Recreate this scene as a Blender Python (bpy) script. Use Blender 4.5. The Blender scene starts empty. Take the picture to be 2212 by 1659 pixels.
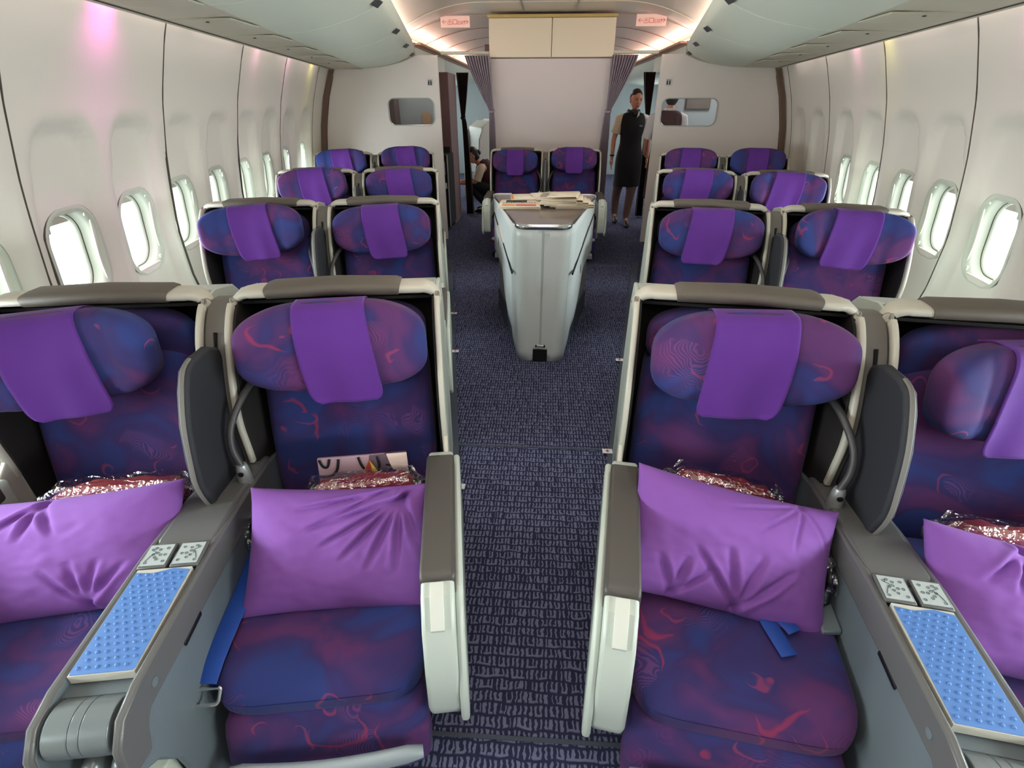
import bpy, bmesh, math, random
from mathutils import Vector, Matrix, noise, Euler
random.seed(7)
PI = math.pi; R = math.radians
S = bpy.context.scene
COL = S.collection

# ------------------------------------------------------------------ camera, world, exposure, cabin lights
cam_d = bpy.data.cameras.new('camera'); cam = bpy.data.objects.new('camera', cam_d); COL.objects.link(cam)
cam_d.sensor_fit = 'HORIZONTAL'; cam_d.sensor_width = 36.0; cam_d.lens = 36.0 * 1100.0 / 2212.0
cam_d.clip_start = 0.02; cam_d.clip_end = 100
cam.location = (0, 0, 1.55)
cam.rotation_euler = (R(90 - 28.99), 0, R(3.458))
S.camera = cam
S.view_settings.view_transform = 'Standard'; S.view_settings.look = 'None'
S.view_settings.exposure = 0.25; S.view_settings.gamma = 1.0
S.view_settings.use_curve_mapping = False
w = bpy.data.worlds.new('sky'); S.world = w; w.use_nodes = True
bg = w.node_tree.nodes['Background']; bg.inputs[0].default_value = (0.93, 0.98, 1.0, 1); bg.inputs[1].default_value = 3.2
S.cycles.use_denoising = True
S.cycles.max_bounces = 7; S.cycles.diffuse_bounces = 5; S.cycles.glossy_bounces = 3
S.cycles.transmission_bounces = 4; S.cycles.transparent_max_bounces = 8
S.cycles.sample_clamp_indirect = 4.0
S.cycles.caustics_reflective = False; S.cycles.caustics_refractive = False

def area(name, loc, rot, sx, sy, power, col=(1, 1, 1), spread=180):
    l = bpy.data.lights.new(name, 'AREA'); l.shape = 'RECTANGLE'; l.size = sx; l.size_y = sy
    l.energy = power; l.color = col; l.spread = R(spread)
    o = bpy.data.objects.new(name, l); COL.objects.link(o); o.location = loc
    if isinstance(rot, Matrix): o.matrix_world = Matrix.Translation(loc) @ rot.to_4x4()
    else: o.rotation_euler = rot
    return o
WINDOW_POWER = 9.5
# dome lights of the ceiling above the cabin, plus one added fill light behind the camera
area('ceiling_or_fill_lamp', (0, 0.4, 2.36), (0, 0, 0), 0.5, 2.0, 9, (1, .95, .90))
area('ceiling_or_fill_lamp', (0, -1.2, 2.3), (R(48), 0, 0), 0.9, 0.4, 15, (1, .96, .93))  # added fill, tilted aft to brighten the seat fronts; not a cabin fixture
area('ceiling_or_fill_lamp', (0, 3.6, 2.36), (0, 0, 0), 0.5, 2.4, 10, (1, .93, .88))
area('ceiling_or_fill_lamp', (0, 9.8, 2.36), (0, 0, 0), 0.6, 2.5, 16, (1, .95, .92))
area('daylight', (-2.86, 11.2, 1.2), (0, R(-90), 0), .5, 3.0, 40, (.9, 1, .98))
area('daylight', (2.86, 11.2, 1.2), (0, R(90), 0), .5, 3.0, 40, (.9, 1, .98))
area('galley_lamp', (2.1, 7.4, 1.88), (0, 0, 0), 0.4, 0.4, 5, (1, .95, .9))
area('galley_lamp', (-1.6, 6.85, 1.88), (0, 0, 0), 0.2, 0.2, .8, (1, .9, .85))

# ------------------------------------------------------------------ materials
def srgb(r, g, b):
    f = lambda c: (c / 255 / 12.92) if c / 255 <= .04045 else ((c / 255 + .055) / 1.055) ** 2.4
    return (f(r), f(g), f(b), 1)
def mat(name, col, rough=.5, metal=0, bump=0, bscale=200, coat=0, var=0, vscale=4, spec=.5, emis=None, es=1, sheen=0):
    m = bpy.data.materials.new(name); m.use_nodes = True; nt = m.node_tree; b = nt.nodes['Principled BSDF']
    b.inputs['Base Color'].default_value = col; b.inputs['Roughness'].default_value = rough
    b.inputs['Metallic'].default_value = metal; b.inputs['Specular IOR Level'].default_value = spec
    b.inputs['Coat Weight'].default_value = coat
    if sheen: b.inputs['Sheen Weight'].default_value = sheen; b.inputs['Sheen Roughness'].default_value = .4
    if emis: b.inputs['Emission Color'].default_value = emis; b.inputs['Emission Strength'].default_value = es
    tc = nt.nodes.new('ShaderNodeTexCoord')
    if bump:
        n = nt.nodes.new('ShaderNodeTexNoise'); n.inputs['Scale'].default_value = bscale; n.inputs['Detail'].default_value = 3
        bp = nt.nodes.new('ShaderNodeBump'); bp.inputs['Strength'].default_value = bump; bp.inputs['Distance'].default_value = .002
        nt.links.new(tc.outputs['Object'], n.inputs['Vector']); nt.links.new(n.outputs['Fac'], bp.inputs['Height'])
        nt.links.new(bp.outputs['Normal'], b.inputs['Normal'])
    if var:
        n = nt.nodes.new('ShaderNodeTexNoise'); n.inputs['Scale'].default_value = vscale; n.inputs['Detail'].default_value = 4
        mx = nt.nodes.new('ShaderNodeMix'); mx.data_type = 'RGBA'
        mx.inputs['A'].default_value = tuple(c * (1 - var) for c in col[:3]) + (1,)
        mx.inputs['B'].default_value = tuple(min(1, c * (1 + var)) for c in col[:3]) + (1,)
        nt.links.new(tc.outputs['Object'], n.inputs['Vector']); nt.links.new(n.outputs['Fac'], mx.inputs['Factor'])
        nt.links.new(mx.outputs['Result'], b.inputs['Base Color'])
    return m
def N(nt, t, **kw):
    n = nt.nodes.new(t)
    for k, v in kw.items():
        if k in n.inputs: n.inputs[k].default_value = v
        else: setattr(n, k, v)
    return n
def fabric_mat():
    m = bpy.data.materials.new('seat_fabric'); m.use_nodes = True; nt = m.node_tree; L = nt.links; b = nt.nodes['Principled BSDF']
    b.inputs['Roughness'].default_value = .85; b.inputs['Sheen Weight'].default_value = .06; b.inputs['Specular IOR Level'].default_value = .2
    tc = N(nt, 'ShaderNodeTexCoord'); oi = N(nt, 'ShaderNodeObjectInfo')
    rv = N(nt, 'ShaderNodeVectorMath', operation='SCALE'); cx = N(nt, 'ShaderNodeCombineXYZ', X=13., Y=7., Z=19.)
    L.new(cx.outputs[0], rv.inputs[0]); L.new(oi.outputs['Random'], rv.inputs['Scale'])
    ad = N(nt, 'ShaderNodeVectorMath', operation='ADD'); L.new(tc.outputs['Object'], ad.inputs[0]); L.new(rv.outputs[0], ad.inputs[1])
    base = N(nt, 'ShaderNodeTexNoise', Scale=4.5, Detail=2.5, Distortion=1.0); L.new(ad.outputs[0], base.inputs['Vector'])
    cr = N(nt, 'ShaderNodeValToRGB'); e = cr.color_ramp.elements
    e[0].position = .38; e[0].color = srgb(50, 62, 124); e[1].position = .62; e[1].color = srgb(92, 52, 104)
    q = cr.color_ramp.elements.new(.5); q.color = srgb(62, 50, 104)
    L.new(base.outputs['Fac'], cr.inputs['Fac'])
    warp = N(nt, 'ShaderNodeTexNoise', Scale=9.0, Detail=2.0); L.new(ad.outputs[0], warp.inputs['Vector'])
    wm = N(nt, 'ShaderNodeVectorMath', operation='SCALE', Scale=.11); L.new(warp.outputs['Color'], wm.inputs[0])
    wa = N(nt, 'ShaderNodeVectorMath', operation='ADD'); L.new(ad.outputs[0], wa.inputs[0]); L.new(wm.outputs[0], wa.inputs[1])
    def MA(op, a, b=None, c=None):
        n_ = N(nt, 'ShaderNodeMath', operation=op)
        for i, v in enumerate((a, b, c)):
            if v is None: continue
            if isinstance(v, (int, float)): n_.inputs[i].default_value = v
            else: L.new(v, n_.inputs[i])
        return n_.outputs[0]
    cur = cr.outputs['Color']
    # feather strokes: tapered crescents and combed rings round scattered centres
    for scale, r0, wd, rings, col, amt in ((5.6, .058, .0085, 0, (160, 54, 88), .62), (4.6, .050, .055, 1100, (138, 76, 128), .5), (8.5, .032, .005, 0, (168, 66, 100), .5), (3.7, .075, .05, 800, (120, 60, 120), .4)):
        vo = N(nt, 'ShaderNodeTexVoronoi', Scale=scale); L.new(wa.outputs[0], vo.inputs['Vector'])
        df = N(nt, 'ShaderNodeVectorMath', operation='SUBTRACT'); L.new(wa.outputs[0], df.inputs[0]); L.new(vo.outputs['Position'], df.inputs[1])
        sx = N(nt, 'ShaderNodeSeparateXYZ'); L.new(df.outputs[0], sx.inputs[0]); yz = MA('ADD', sx.outputs['Y'], sx.outputs['Z'])
        ln = N(nt, 'ShaderNodeVectorMath', operation='LENGTH'); L.new(df.outputs[0], ln.inputs[0])
        an = MA('ARCTAN2', yz, sx.outputs['X']); sc_ = N(nt, 'ShaderNodeSeparateColor'); L.new(vo.outputs['Color'], sc_.inputs[0])
        ph = MA('MULTIPLY', sc_.outputs[0], 6.283); co = MA('COSINE', MA('SUBTRACT', an, ph)); co = MA('MAXIMUM', co, 0.0)
        on = MA('GREATER_THAN', sc_.outputs[1], .38)
        rr = MA('MULTIPLY_ADD', sc_.outputs[2], r0 * .6, r0 * .7)
        dd = MA('ABSOLUTE', MA('SUBTRACT', ln.outputs['Value'], rr)); w_ = MA('MULTIPLY', co, wd)
        f_ = MA('DIVIDE', MA('SUBTRACT', w_, dd), MA('ADD', MA('MULTIPLY', w_, .6), .0006)); f_ = MA('MINIMUM', MA('MAXIMUM', f_, 0.0), 1.0)
        if rings: f_ = MA('MULTIPLY', f_, MA('MULTIPLY_ADD', MA('SINE', MA('MULTIPLY_ADD', an, 3.0, MA('MULTIPLY', ln.outputs['Value'], rings))), .5, .35))
        f_ = MA('MULTIPLY', MA('MULTIPLY', f_, on), amt); f_ = MA('MINIMUM', MA('MAXIMUM', f_, 0.0), 1.0)
        x1 = N(nt, 'ShaderNodeMix', data_type='RGBA'); x1.inputs['B'].default_value = srgb(*col); L.new(f_, x1.inputs['Factor']); L.new(cur, x1.inputs['A']); cur = x1.outputs['Result']
    L.new(cur, b.inputs['Base Color'])
    fn = N(nt, 'ShaderNodeTexNoise', Scale=420.0, Detail=2.0); L.new(tc.outputs['Object'], fn.inputs['Vector'])
    bp = N(nt, 'ShaderNodeBump', Strength=.25, Distance=.001); L.new(fn.outputs['Fac'], bp.inputs['Height']); L.new(bp.outputs['Normal'], b.inputs['Normal'])
    return m
def cloth_mat(name, c1, c2, sheen=.4, wr=.0):
    m = bpy.data.materials.new(name); m.use_nodes = True; nt = m.node_tree; L = nt.links; b = nt.nodes['Principled BSDF']
    b.inputs['Roughness'].default_value = .8; b.inputs['Sheen Weight'].default_value = sheen; b.inputs['Specular IOR Level'].default_value = .25
    tc = N(nt, 'ShaderNodeTexCoord'); n = N(nt, 'ShaderNodeTexNoise', Scale=7.0, Detail=3.0); L.new(tc.outputs['Object'], n.inputs['Vector'])
    x = N(nt, 'ShaderNodeMix', data_type='RGBA'); x.inputs['A'].default_value = c1; x.inputs['B'].default_value = c2
    L.new(n.outputs['Fac'], x.inputs['Factor']); L.new(x.outputs['Result'], b.inputs['Base Color'])
    f = N(nt, 'ShaderNodeTexNoise', Scale=500.0, Detail=2.0); L.new(tc.outputs['Object'], f.inputs['Vector'])
    bp = N(nt, 'ShaderNodeBump', Strength=.2, Distance=.001); L.new(f.outputs['Fac'], bp.inputs['Height']); L.new(bp.outputs['Normal'], b.inputs['Normal'])
    return m
def carpet_mat():
    m = bpy.data.materials.new('carpet'); m.use_nodes = True; nt = m.node_tree; L = nt.links; b = nt.nodes['Principled BSDF']
    b.inputs['Roughness'].default_value = .95; b.inputs['Specular IOR Level'].default_value = .1
    tc = N(nt, 'ShaderNodeTexCoord'); sp = N(nt, 'ShaderNodeSeparateXYZ'); L.new(tc.outputs['Object'], sp.inputs[0])
    # rows 35 mm deep, each filled with short upright strokes
    my = N(nt, 'ShaderNodeMath', operation='MULTIPLY'); my.inputs[1].default_value = 1 / .036; L.new(sp.outputs['Y'], my.inputs[0])
    nn = N(nt, 'ShaderNodeTexNoise', Scale=22.0, Detail=1.0); L.new(tc.outputs['Object'], nn.inputs['Vector'])
    jit = N(nt, 'ShaderNodeMath', operation='MULTIPLY_ADD'); jit.inputs[1].default_value = .5; L.new(nn.outputs['Fac'], jit.inputs[0]); L.new(my.outputs[0], jit.inputs[2])
    fl = N(nt, 'ShaderNodeMath', operation='FLOOR'); L.new(jit.outputs[0], fl.inputs[0])
    fr = N(nt, 'ShaderNodeMath', operation='FRACT'); L.new(jit.outputs[0], fr.inputs[0])
    def MA(op, a_, b_=None, c_=None):
        n_ = N(nt, 'ShaderNodeMath', operation=op)
        for i, v in enumerate((a_, b_, c_)):
            if v is None: continue
            if isinstance(v, (int, float)): n_.inputs[i].default_value = v
            else: L.new(v, n_.inputs[i])
        return n_.outputs[0]
    wg = N(nt, 'ShaderNodeTexNoise', Scale=60.0, Detail=1.0); L.new(tc.outputs['Object'], wg.inputs['Vector'])
    xw = MA('MULTIPLY_ADD', wg.outputs['Fac'], .013, sp.outputs['X'])
    cv = N(nt, 'ShaderNodeCombineXYZ'); L.new(xw, cv.inputs['X']); L.new(MA('MULTIPLY', fl.outputs[0], 7.13), cv.inputs['Y'])
    st = N(nt, 'ShaderNodeTexNoise', Scale=45.0, Detail=1.0); L.new(cv.outputs[0], st.inputs['Vector'])
    ph = MA('MULTIPLY_ADD', st.outputs['Fac'], 7.0, MA('MULTIPLY', xw, 2 * PI / .0150))
    sv = MA('ADD', MA('SINE', ph), MA('MULTIPLY_ADD', st.outputs['Fac'], 3.0, -1.45))
    hk = N(nt, 'ShaderNodeTexNoise', Scale=55.0, Detail=0.0); cv2 = N(nt, 'ShaderNodeVectorMath', operation='ADD'); cv2.inputs[1].default_value = (5.5, 3.3, 0); L.new(cv.outputs[0], cv2.inputs[0]); L.new(cv2.outputs[0], hk.inputs['Vector'])
    hook = MA('MULTIPLY', MA('GREATER_THAN', hk.outputs['Fac'], .56), MA('LESS_THAN', fr.outputs[0], .28))
    sv = MA('MAXIMUM', sv, MA('MULTIPLY', hook, .6))
    r = N(nt, 'ShaderNodeValToRGB'); r.color_ramp.elements[0].position = .0; r.color_ramp.elements[1].position = .35; L.new(sv, r.inputs['Fac'])
    g = N(nt, 'ShaderNodeValToRGB'); ge = g.color_ramp.elements; ge[0].position = 0.06; ge[0].color = (0, 0, 0, 1); ge[1].position = .16; ge[1].color = (1, 1, 1, 1)
    a = ge.new(.84); a.color = (1, 1, 1, 1); a = ge.new(.94); a.color = (0, 0, 0, 1); L.new(fr.outputs[0], g.inputs['Fac'])
    mu = N(nt, 'ShaderNodeMath', operation='MULTIPLY'); L.new(r.outputs['Color'], mu.inputs[0]); L.new(g.outputs['Color'], mu.inputs[1])
    x = N(nt, 'ShaderNodeMix', data_type='RGBA'); x.inputs['A'].default_value = srgb(48, 50, 75); x.inputs['B'].default_value = srgb(114, 117, 146)
    L.new(mu.outputs[0], x.inputs['Factor']); L.new(x.outputs['Result'], b.inputs['Base Color'])
    f = N(nt, 'ShaderNodeTexNoise', Scale=300.0, Detail=2.0); L.new(tc.outputs['Object'], f.inputs['Vector'])
    ad = N(nt, 'ShaderNodeMath', operation='ADD'); L.new(f.outputs['Fac'], ad.inputs[0]); L.new(mu.outputs[0], ad.inputs[1])
    bp = N(nt, 'ShaderNodeBump', Strength=.5, Distance=.003); L.new(ad.outputs[0], bp.inputs['Height']); L.new(bp.outputs['Normal'], b.inputs['Normal'])
    return m
def clear_mat(name, rough=.08, tint=(.9, .92, .95, 1), fac=.25, bump=0):
    m = bpy.data.materials.new(name); m.use_nodes = True; nt = m.node_tree; nt.nodes.clear(); L = nt.links
    o = N(nt, 'ShaderNodeOutputMaterial'); t = N(nt, 'ShaderNodeBsdfTransparent'); g = N(nt, 'ShaderNodeBsdfGlossy', Roughness=rough, Color=tint)
    mx = N(nt, 'ShaderNodeMixShader', Fac=fac); L.new(t.outputs[0], mx.inputs[1]); L.new(g.outputs[0], mx.inputs[2]); L.new(mx.outputs[0], o.inputs['Surface'])
    if bump:
        tc = N(nt, 'ShaderNodeTexCoord'); f = N(nt, 'ShaderNodeTexNoise', Scale=60.0, Detail=2.0); L.new(tc.outputs['Object'], f.inputs['Vector'])
        bp = N(nt, 'ShaderNodeBump', Strength=bump, Distance=.01); L.new(f.outputs['Fac'], bp.inputs['Height']); L.new(bp.outputs['Normal'], g.inputs['Normal'])
    return m

M = {}
M['fabric'] = fabric_mat()
M['towel'] = cloth_mat('headrest_cloth', srgb(84, 38, 128), srgb(100, 50, 146), .12)
M['pillow'] = cloth_mat('pillow_cotton', srgb(126, 76, 158), srgb(138, 88, 172), .05)
M['carpet'] = carpet_mat()
M['wall'] = mat('wall_laminate', srgb(212, 205, 197), .55, var=.02, vscale=2)
M['wallgap'] = mat('dark_seam', srgb(70, 62, 56), .8)
M['bulk'] = mat('bulkhead_laminate', srgb(234, 226, 224), .5, bump=.1, bscale=500)
M['monument'] = mat('monument_laminate', srgb(214, 204, 206), .5, bump=.1, bscale=500)
M['cream'] = mat('cream_laminate', srgb(234, 220, 198), .5)
M['yellow'] = mat('aged_trim', srgb(190, 165, 105), .6)
M['bin'] = mat('bin_plastic', srgb(206, 211, 197), .4, bump=.08, bscale=300)
M['service'] = mat('service_panel', srgb(196, 190, 172), .45)
M['ceiling'] = mat('ceiling_panel', srgb(186, 176, 164), .35, bump=.05, bscale=300)
M['copper'] = mat('ledge_plastic', srgb(176, 132, 108), .5)
M['white'] = mat('seat_white_plastic', srgb(190, 198, 190), .35, bump=.05, bscale=800)
M['rim'] = mat('rim_plastic', srgb(200, 196, 184), .4, bump=.06, bscale=700)
M['taupe'] = mat('bumper_rubber', srgb(96, 88, 80), .55, bump=.15, bscale=500)
M['lining'] = mat('shell_lining', srgb(34, 30, 29), .8, bump=.1)
M['shellgrey'] = mat('post_plastic', srgb(112, 108, 104), .5, bump=.1, bscale=600)
M['console'] = mat('console_plastic', srgb(104, 114, 120), .5, bump=.12, bscale=600)
M['consoletop'] = mat('console_top_plastic', srgb(98, 98, 98), .32, bump=.05, bscale=600)
M['pad'] = mat('armrest_leatherette', srgb(74, 70, 66), .42, bump=.15, bscale=400)
M['bluepad'] = mat('blue_rubber', srgb(84, 128, 194), .45)
M['panel'] = mat('control_sticker', srgb(176, 184, 184), .3)
M['ink'] = mat('ink', srgb(40, 70, 80), .5)
M['black'] = mat('black_plastic', srgb(16, 16, 18), .4)
M['matte_black'] = mat('matte_black', srgb(12, 11, 13), .9)
M['screen'] = mat('divider_fabric', srgb(40, 42, 48), .7, bump=.2, bscale=500)
M['neck'] = mat('gooseneck_rubber', srgb(66, 64, 66), .45)
M['silver'] = mat('silver_plastic', srgb(190, 194, 194), .3, metal=.55)
M['silverbar'] = mat('light_grey_plastic', srgb(158, 168, 174), .4)
M['chrome'] = mat('chrome', srgb(205, 208, 210), .18, metal=1)
M['drum'] = mat('hinge_metal', srgb(128, 136, 138), .28, metal=.35, bump=.06, bscale=90)
M['belt'] = mat('belt_webbing', srgb(28, 72, 160), .6, bump=.3, bscale=300)
M['beltdark'] = mat('belt_webbing_light', srgb(60, 110, 190), .6)
M['red'] = mat('red_blanket', srgb(158, 44, 36), .7, bump=.5, bscale=40, coat=.5, var=.25, vscale=25)
M['plastic'] = clear_mat('clear_plastic', .12, fac=.32, bump=1.0)
M['glass'] = clear_mat('window_glass', .02, fac=.06)
M['bulkglass'] = clear_mat('bulkhead_glass', .02, fac=.015)
M['shade'] = mat('window_shade', srgb(170, 158, 148), .6)
M['bezel'] = mat('window_bezel', srgb(184, 188, 176), .5)
M['tag'] = mat('white_tag', srgb(225, 200, 190), .6)
M['redink'] = mat('red_ink', srgb(200, 60, 60), .6)
M['exit'] = mat('exit_sign', srgb(230, 196, 186), .5, emis=srgb(230, 180, 165), es=.25)
M['exitred'] = mat('exit_red', srgb(205, 80, 70), .5, emis=srgb(205, 80, 60), es=.15)
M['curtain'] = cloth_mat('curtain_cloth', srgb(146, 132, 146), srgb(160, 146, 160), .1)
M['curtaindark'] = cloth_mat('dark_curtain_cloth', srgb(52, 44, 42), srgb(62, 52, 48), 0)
M['paper'] = mat('newsprint', srgb(214, 200, 180), .85, var=.03, vscale=30)
M['papergrey'] = mat('newsprint_grey', srgb(150, 142, 134), .85)
M['orange'] = mat('orange_ink', srgb(222, 140, 70), .8)
M['tabletop'] = mat('smoked_table_top', srgb(96, 84, 84), .16, coat=.3)
M['cab'] = mat('cabinet_laminate', srgb(218, 224, 226), .35, bump=.06, bscale=500)
M['cabbase'] = mat('cabinet_base', srgb(66, 74, 88), .7)
M['cabgrey'] = mat('cabinet_side', srgb(150, 150, 154), .5)
M['skin'] = mat('skin', srgb(212, 150, 124), .55)
M['lip'] = mat('lips', srgb(168, 70, 66), .5)
M['hair'] = mat('hair', srgb(18, 14, 14), .4)
M['dress'] = mat('navy_dress', srgb(14, 13, 18), .8)
M['blouse'] = mat('cream_blouse', srgb(226, 210, 182), .8)
M['shirt'] = mat('white_shirt', srgb(222, 222, 226), .8)
M['maroon'] = mat('maroon_vest', srgb(66, 20, 26), .8)
M['tights'] = mat('tights', srgb(120, 92, 84), .6)
M['pinkpaper'] = mat('pink_paper', srgb(170, 140, 152), .6)
M['purplepaper'] = mat('purple_paper', srgb(96, 78, 92), .6)
M['yellowpaper'] = mat('yellow_paper', srgb(226, 200, 70), .6)
M['farseat'] = mat('far_seat_shell', srgb(206, 208, 200), .5)
M['tan'] = mat('tan_leather', srgb(176, 144, 108), .6)
M['galley'] = mat('galley_panel', srgb(92, 78, 76), .6)
M['galleypink'] = mat('galley_panel_rose', srgb(122, 92, 92), .6)
M['farwall'] = mat('far_wall_laminate', srgb(150, 160, 164), .5)
M['brown'] = mat('brown_edge', srgb(112, 88, 74), .6)
M['lamp'] = mat('strip_lamp', (1, 1, 1, 1), .5, emis=(1, .80, .72, 1), es=19)

# ------------------------------------------------------------------ mesh helpers
def obj(name, bm, m, parent=None, bevel=0, seg=2, sub=0, ang=38, mirror=1, solid=0):
    if mirror == -1:
        for v in bm.verts: v.co.x = -v.co.x
        bmesh.ops.reverse_faces(bm, faces=bm.faces[:])
    me = bpy.data.meshes.new(name); 
    for f in bm.faces: f.smooth = True
    bm.to_mesh(me); bm.free()
    me.set_sharp_from_angle(angle=R(ang))
    for mm in (m if isinstance(m, (list, tuple)) else [m]): me.materials.append(mm)
    o = bpy.data.objects.new(name, me); COL.objects.link(o)
    if parent is not None: o.parent = parent
    if solid:
        s = o.modifiers.new('solid', 'SOLIDIFY'); s.thickness = solid; s.offset = 0
    if bevel:
        b = o.modifiers.new('bevel', 'BEVEL'); b.width = bevel; b.segments = seg; b.limit_method = 'ANGLE'; b.angle_limit = R(40); b.harden_normals = False
    if sub:
        s = o.modifiers.new('sub', 'SUBSURF'); s.levels = sub; s.render_levels = sub
    return o
def tag(o, label=None, cat=None, group=None, kind=None):
    if label: o['label'] = label
    if cat: o['category'] = cat
    if group: o['group'] = group
    if kind: o['kind'] = kind
    return o
def empty(name, loc=(0, 0, 0), rz=0, parent=None):
    o = bpy.data.objects.new(name, None); COL.objects.link(o); o.location = loc; o.rotation_euler = (0, 0, rz); o.empty_display_size = .1
    if parent is not None: o.parent = parent
    return o
def kids(o): return [c for c in bpy.data.objects if c.parent == o]
def copy_tree(o, parent=None):
    c = o.copy(); COL.objects.link(c); c.parent = parent
    for ch in kids(o): copy_tree(ch, c)
    return c
def BM(): return bmesh.new()
def box(bm, x0, x1, y0, y1, z0, z1, M_=None):
    co = [(x0, y0, z0), (x1, y0, z0), (x1, y1, z0), (x0, y1, z0), (x0, y0, z1), (x1, y0, z1), (x1, y1, z1), (x0, y1, z1)]
    v = [bm.verts.new((M_ @ Vector(c)) if M_ else c) for c in co]
    for f in ((0, 3, 2, 1), (4, 5, 6, 7), (0, 1, 5, 4), (1, 2, 6, 5), (2, 3, 7, 6), (3, 0, 4, 7)): bm.faces.new([v[i] for i in f])
def prism(bm, pts, axis, a0, a1, M_=None, mi=0):
    """extrude polygon pts (2D) along axis ('x': pts are (y,z); 'y': (x,z); 'z': (x,y)) with area-based orientation"""
    area = sum(pts[i][0] * pts[(i + 1) % len(pts)][1] - pts[(i + 1) % len(pts)][0] * pts[i][1] for i in range(len(pts)))
    if area < 0: pts = pts[::-1]
    def mk(p, a):
        c = {'x': (a, p[0], p[1]), 'y': (p[0], a, p[1]), 'z': (p[0], p[1], a)}[axis]
        return bm.verts.new((M_ @ Vector(c)) if M_ else c)
    A = [mk(p, a0) for p in pts]; B = [mk(p, a1) for p in pts]; n = len(pts)
    if axis == 'y': A, B = B, A
    if a1 < a0: A, B = B, A
    fs = [bm.faces.new(A[::-1]), bm.faces.new(B)]
    for i in range(n): fs.append(bm.faces.new((A[i], A[(i + 1) % n], B[(i + 1) % n], B[i])))
    for f in fs: f.material_index = mi
    return fs
def rrect(w, h, r, n=6, cx=0, cy=0):
    out = []
    for k, (sx, sy) in enumerate(((1, 1), (-1, 1), (-1, -1), (1, -1))):
        for i in range(n + 1):
            a = (k + i / n) * PI / 2
            out.append((cx + sx * (w - r) + r * math.cos(a), cy + sy * (h - r) + r * math.sin(a)))
    return out
def frames(pts, up=None):
    pts = [Vector(p) for p in pts]; T = []
    for i in range(len(pts)):
        a = pts[max(0, i - 1)]; b = pts[min(len(pts) - 1, i + 1)]; T.append((b - a).normalized())
    if up is None:
        up = Vector((0, 0, 1)) if abs(T[0].z) < .9 else Vector((1, 0, 0))
    u = Vector(up); out = []
    for i, t in enumerate(T):
        u = (u - t * u.dot(t)).normalized(); out.append((pts[i], t, u, t.cross(u)))
    return out
def tube(bm, pts, ru, rv=None, n=10, cap=True, up=None, fixed=False, pw=1.0):
    """sweep a (super)ellipse; ru along up, rv along t x up; scalars or lists"""
    fr = frames(pts, up); rv = ru if rv is None else rv
    g = lambda r, i: r[i] if isinstance(r, (list, tuple)) else r
    rings = []
    for i, (p, t, u, v) in enumerate(fr):
        if fixed and up is not None:
            u = Vector(up); u = (u - t * u.dot(t)).normalized(); v = t.cross(u)
        ring = []
        for k in range(n):
            a = 2 * PI * k / n; c, s = math.cos(a), math.sin(a)
            c = math.copysign(abs(c) ** pw, c); s = math.copysign(abs(s) ** pw, s)
            ring.append(bm.verts.new(p + u * (g(ru, i) * c) + v * (g(rv, i) * s)))
        rings.append(ring)
    for a, b in zip(rings, rings[1:]):
        for k in range(n): bm.faces.new((a[k], a[(k + 1) % n], b[(k + 1) % n], b[k]))
    if cap: bm.faces.new(rings[0][::-1]); bm.faces.new(rings[-1])
def smooth_path(pts, n=6):
    pts = [Vector(p) for p in pts]; out = []
    for i in range(len(pts) - 1):
        p0 = pts[max(0, i - 1)]; p1 = pts[i]; p2 = pts[i + 1]; p3 = pts[min(len(pts) - 1, i + 2)]
        for k in range(n):
            t = k / n
            out.append(.5 * ((2 * p1) + (p2 - p0) * t + (2 * p0 - 5 * p1 + 4 * p2 - p3) * t * t + (3 * p1 - p0 - 3 * p2 + p3) * t ** 3))
    out.append(pts[-1]); return out
def sp(x, p): return math.copysign(abs(x) ** p, x)
def superell(bm, c, r, e1=.5, e2=.5, nu=32, nv=20, f=None, M_=None, mi=0):
    """superellipsoid; e1 vertical squareness, e2 horizontal; f(Vector)->Vector local deform"""
    rows = []
    for j in range(nv + 1):
        ph = -PI / 2 + PI * j / nv; row = []
        for i in range(nu if 0 < j < nv else 1):
            th = 2 * PI * i / nu
            p = Vector((r[0] * sp(math.cos(ph), e1) * sp(math.cos(th), e2), r[1] * sp(math.cos(ph), e1) * sp(math.sin(th), e2), r[2] * sp(math.sin(ph), e1)))
            if f: p = f(p)
            p = p + Vector(c)
            row.append(bm.verts.new((M_ @ p) if M_ else p))
        rows.append(row)
    fs = []
    for j in range(nv):
        a, b = rows[j], rows[j + 1]
        for i in range(nu):
            i2 = (i + 1) % nu
            if len(a) == 1: fs.append(bm.faces.new((a[0], b[i2], b[i])))
            elif len(b) == 1: fs.append(bm.faces.new((a[i], a[i2], b[0])))
            else: fs.append(bm.faces.new((a[i], a[i2], b[i2], b[i])))
    for f_ in fs: f_.material_index = mi
def lathe(bm, prof, c=(0, 0, 0), n=16, M_=None):
    rings = []
    for r, z in prof:
        ring = [bm.verts.new((M_ @ (Vector(c) + Vector((r * math.cos(2 * PI * k / n), r * math.sin(2 * PI * k / n), z)))) if M_ else (c[0] + r * math.cos(2 * PI * k / n), c[1] + r * math.sin(2 * PI * k / n), c[2] + z)) for k in range(n)]
        rings.append(ring)
    for a, b in zip(rings, rings[1:]):
        for k in range(n): bm.faces.new((a[k], a[(k + 1) % n], b[(k + 1) % n], b[k]))
    bm.faces.new(rings[0][::-1]); bm.faces.new(rings[-1])
def sheet(bm, f, nu, nv, mi=0):
    g = [[bm.verts.new(f(i / nu, j / nv)) for i in range(nu + 1)] for j in range(nv + 1)]
    for j in range(nv):
        for i in range(nu):
            q = bm.faces.new((g[j][i], g[j][i + 1], g[j + 1][i + 1], g[j + 1][i])); q.material_index = mi
    return g
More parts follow.
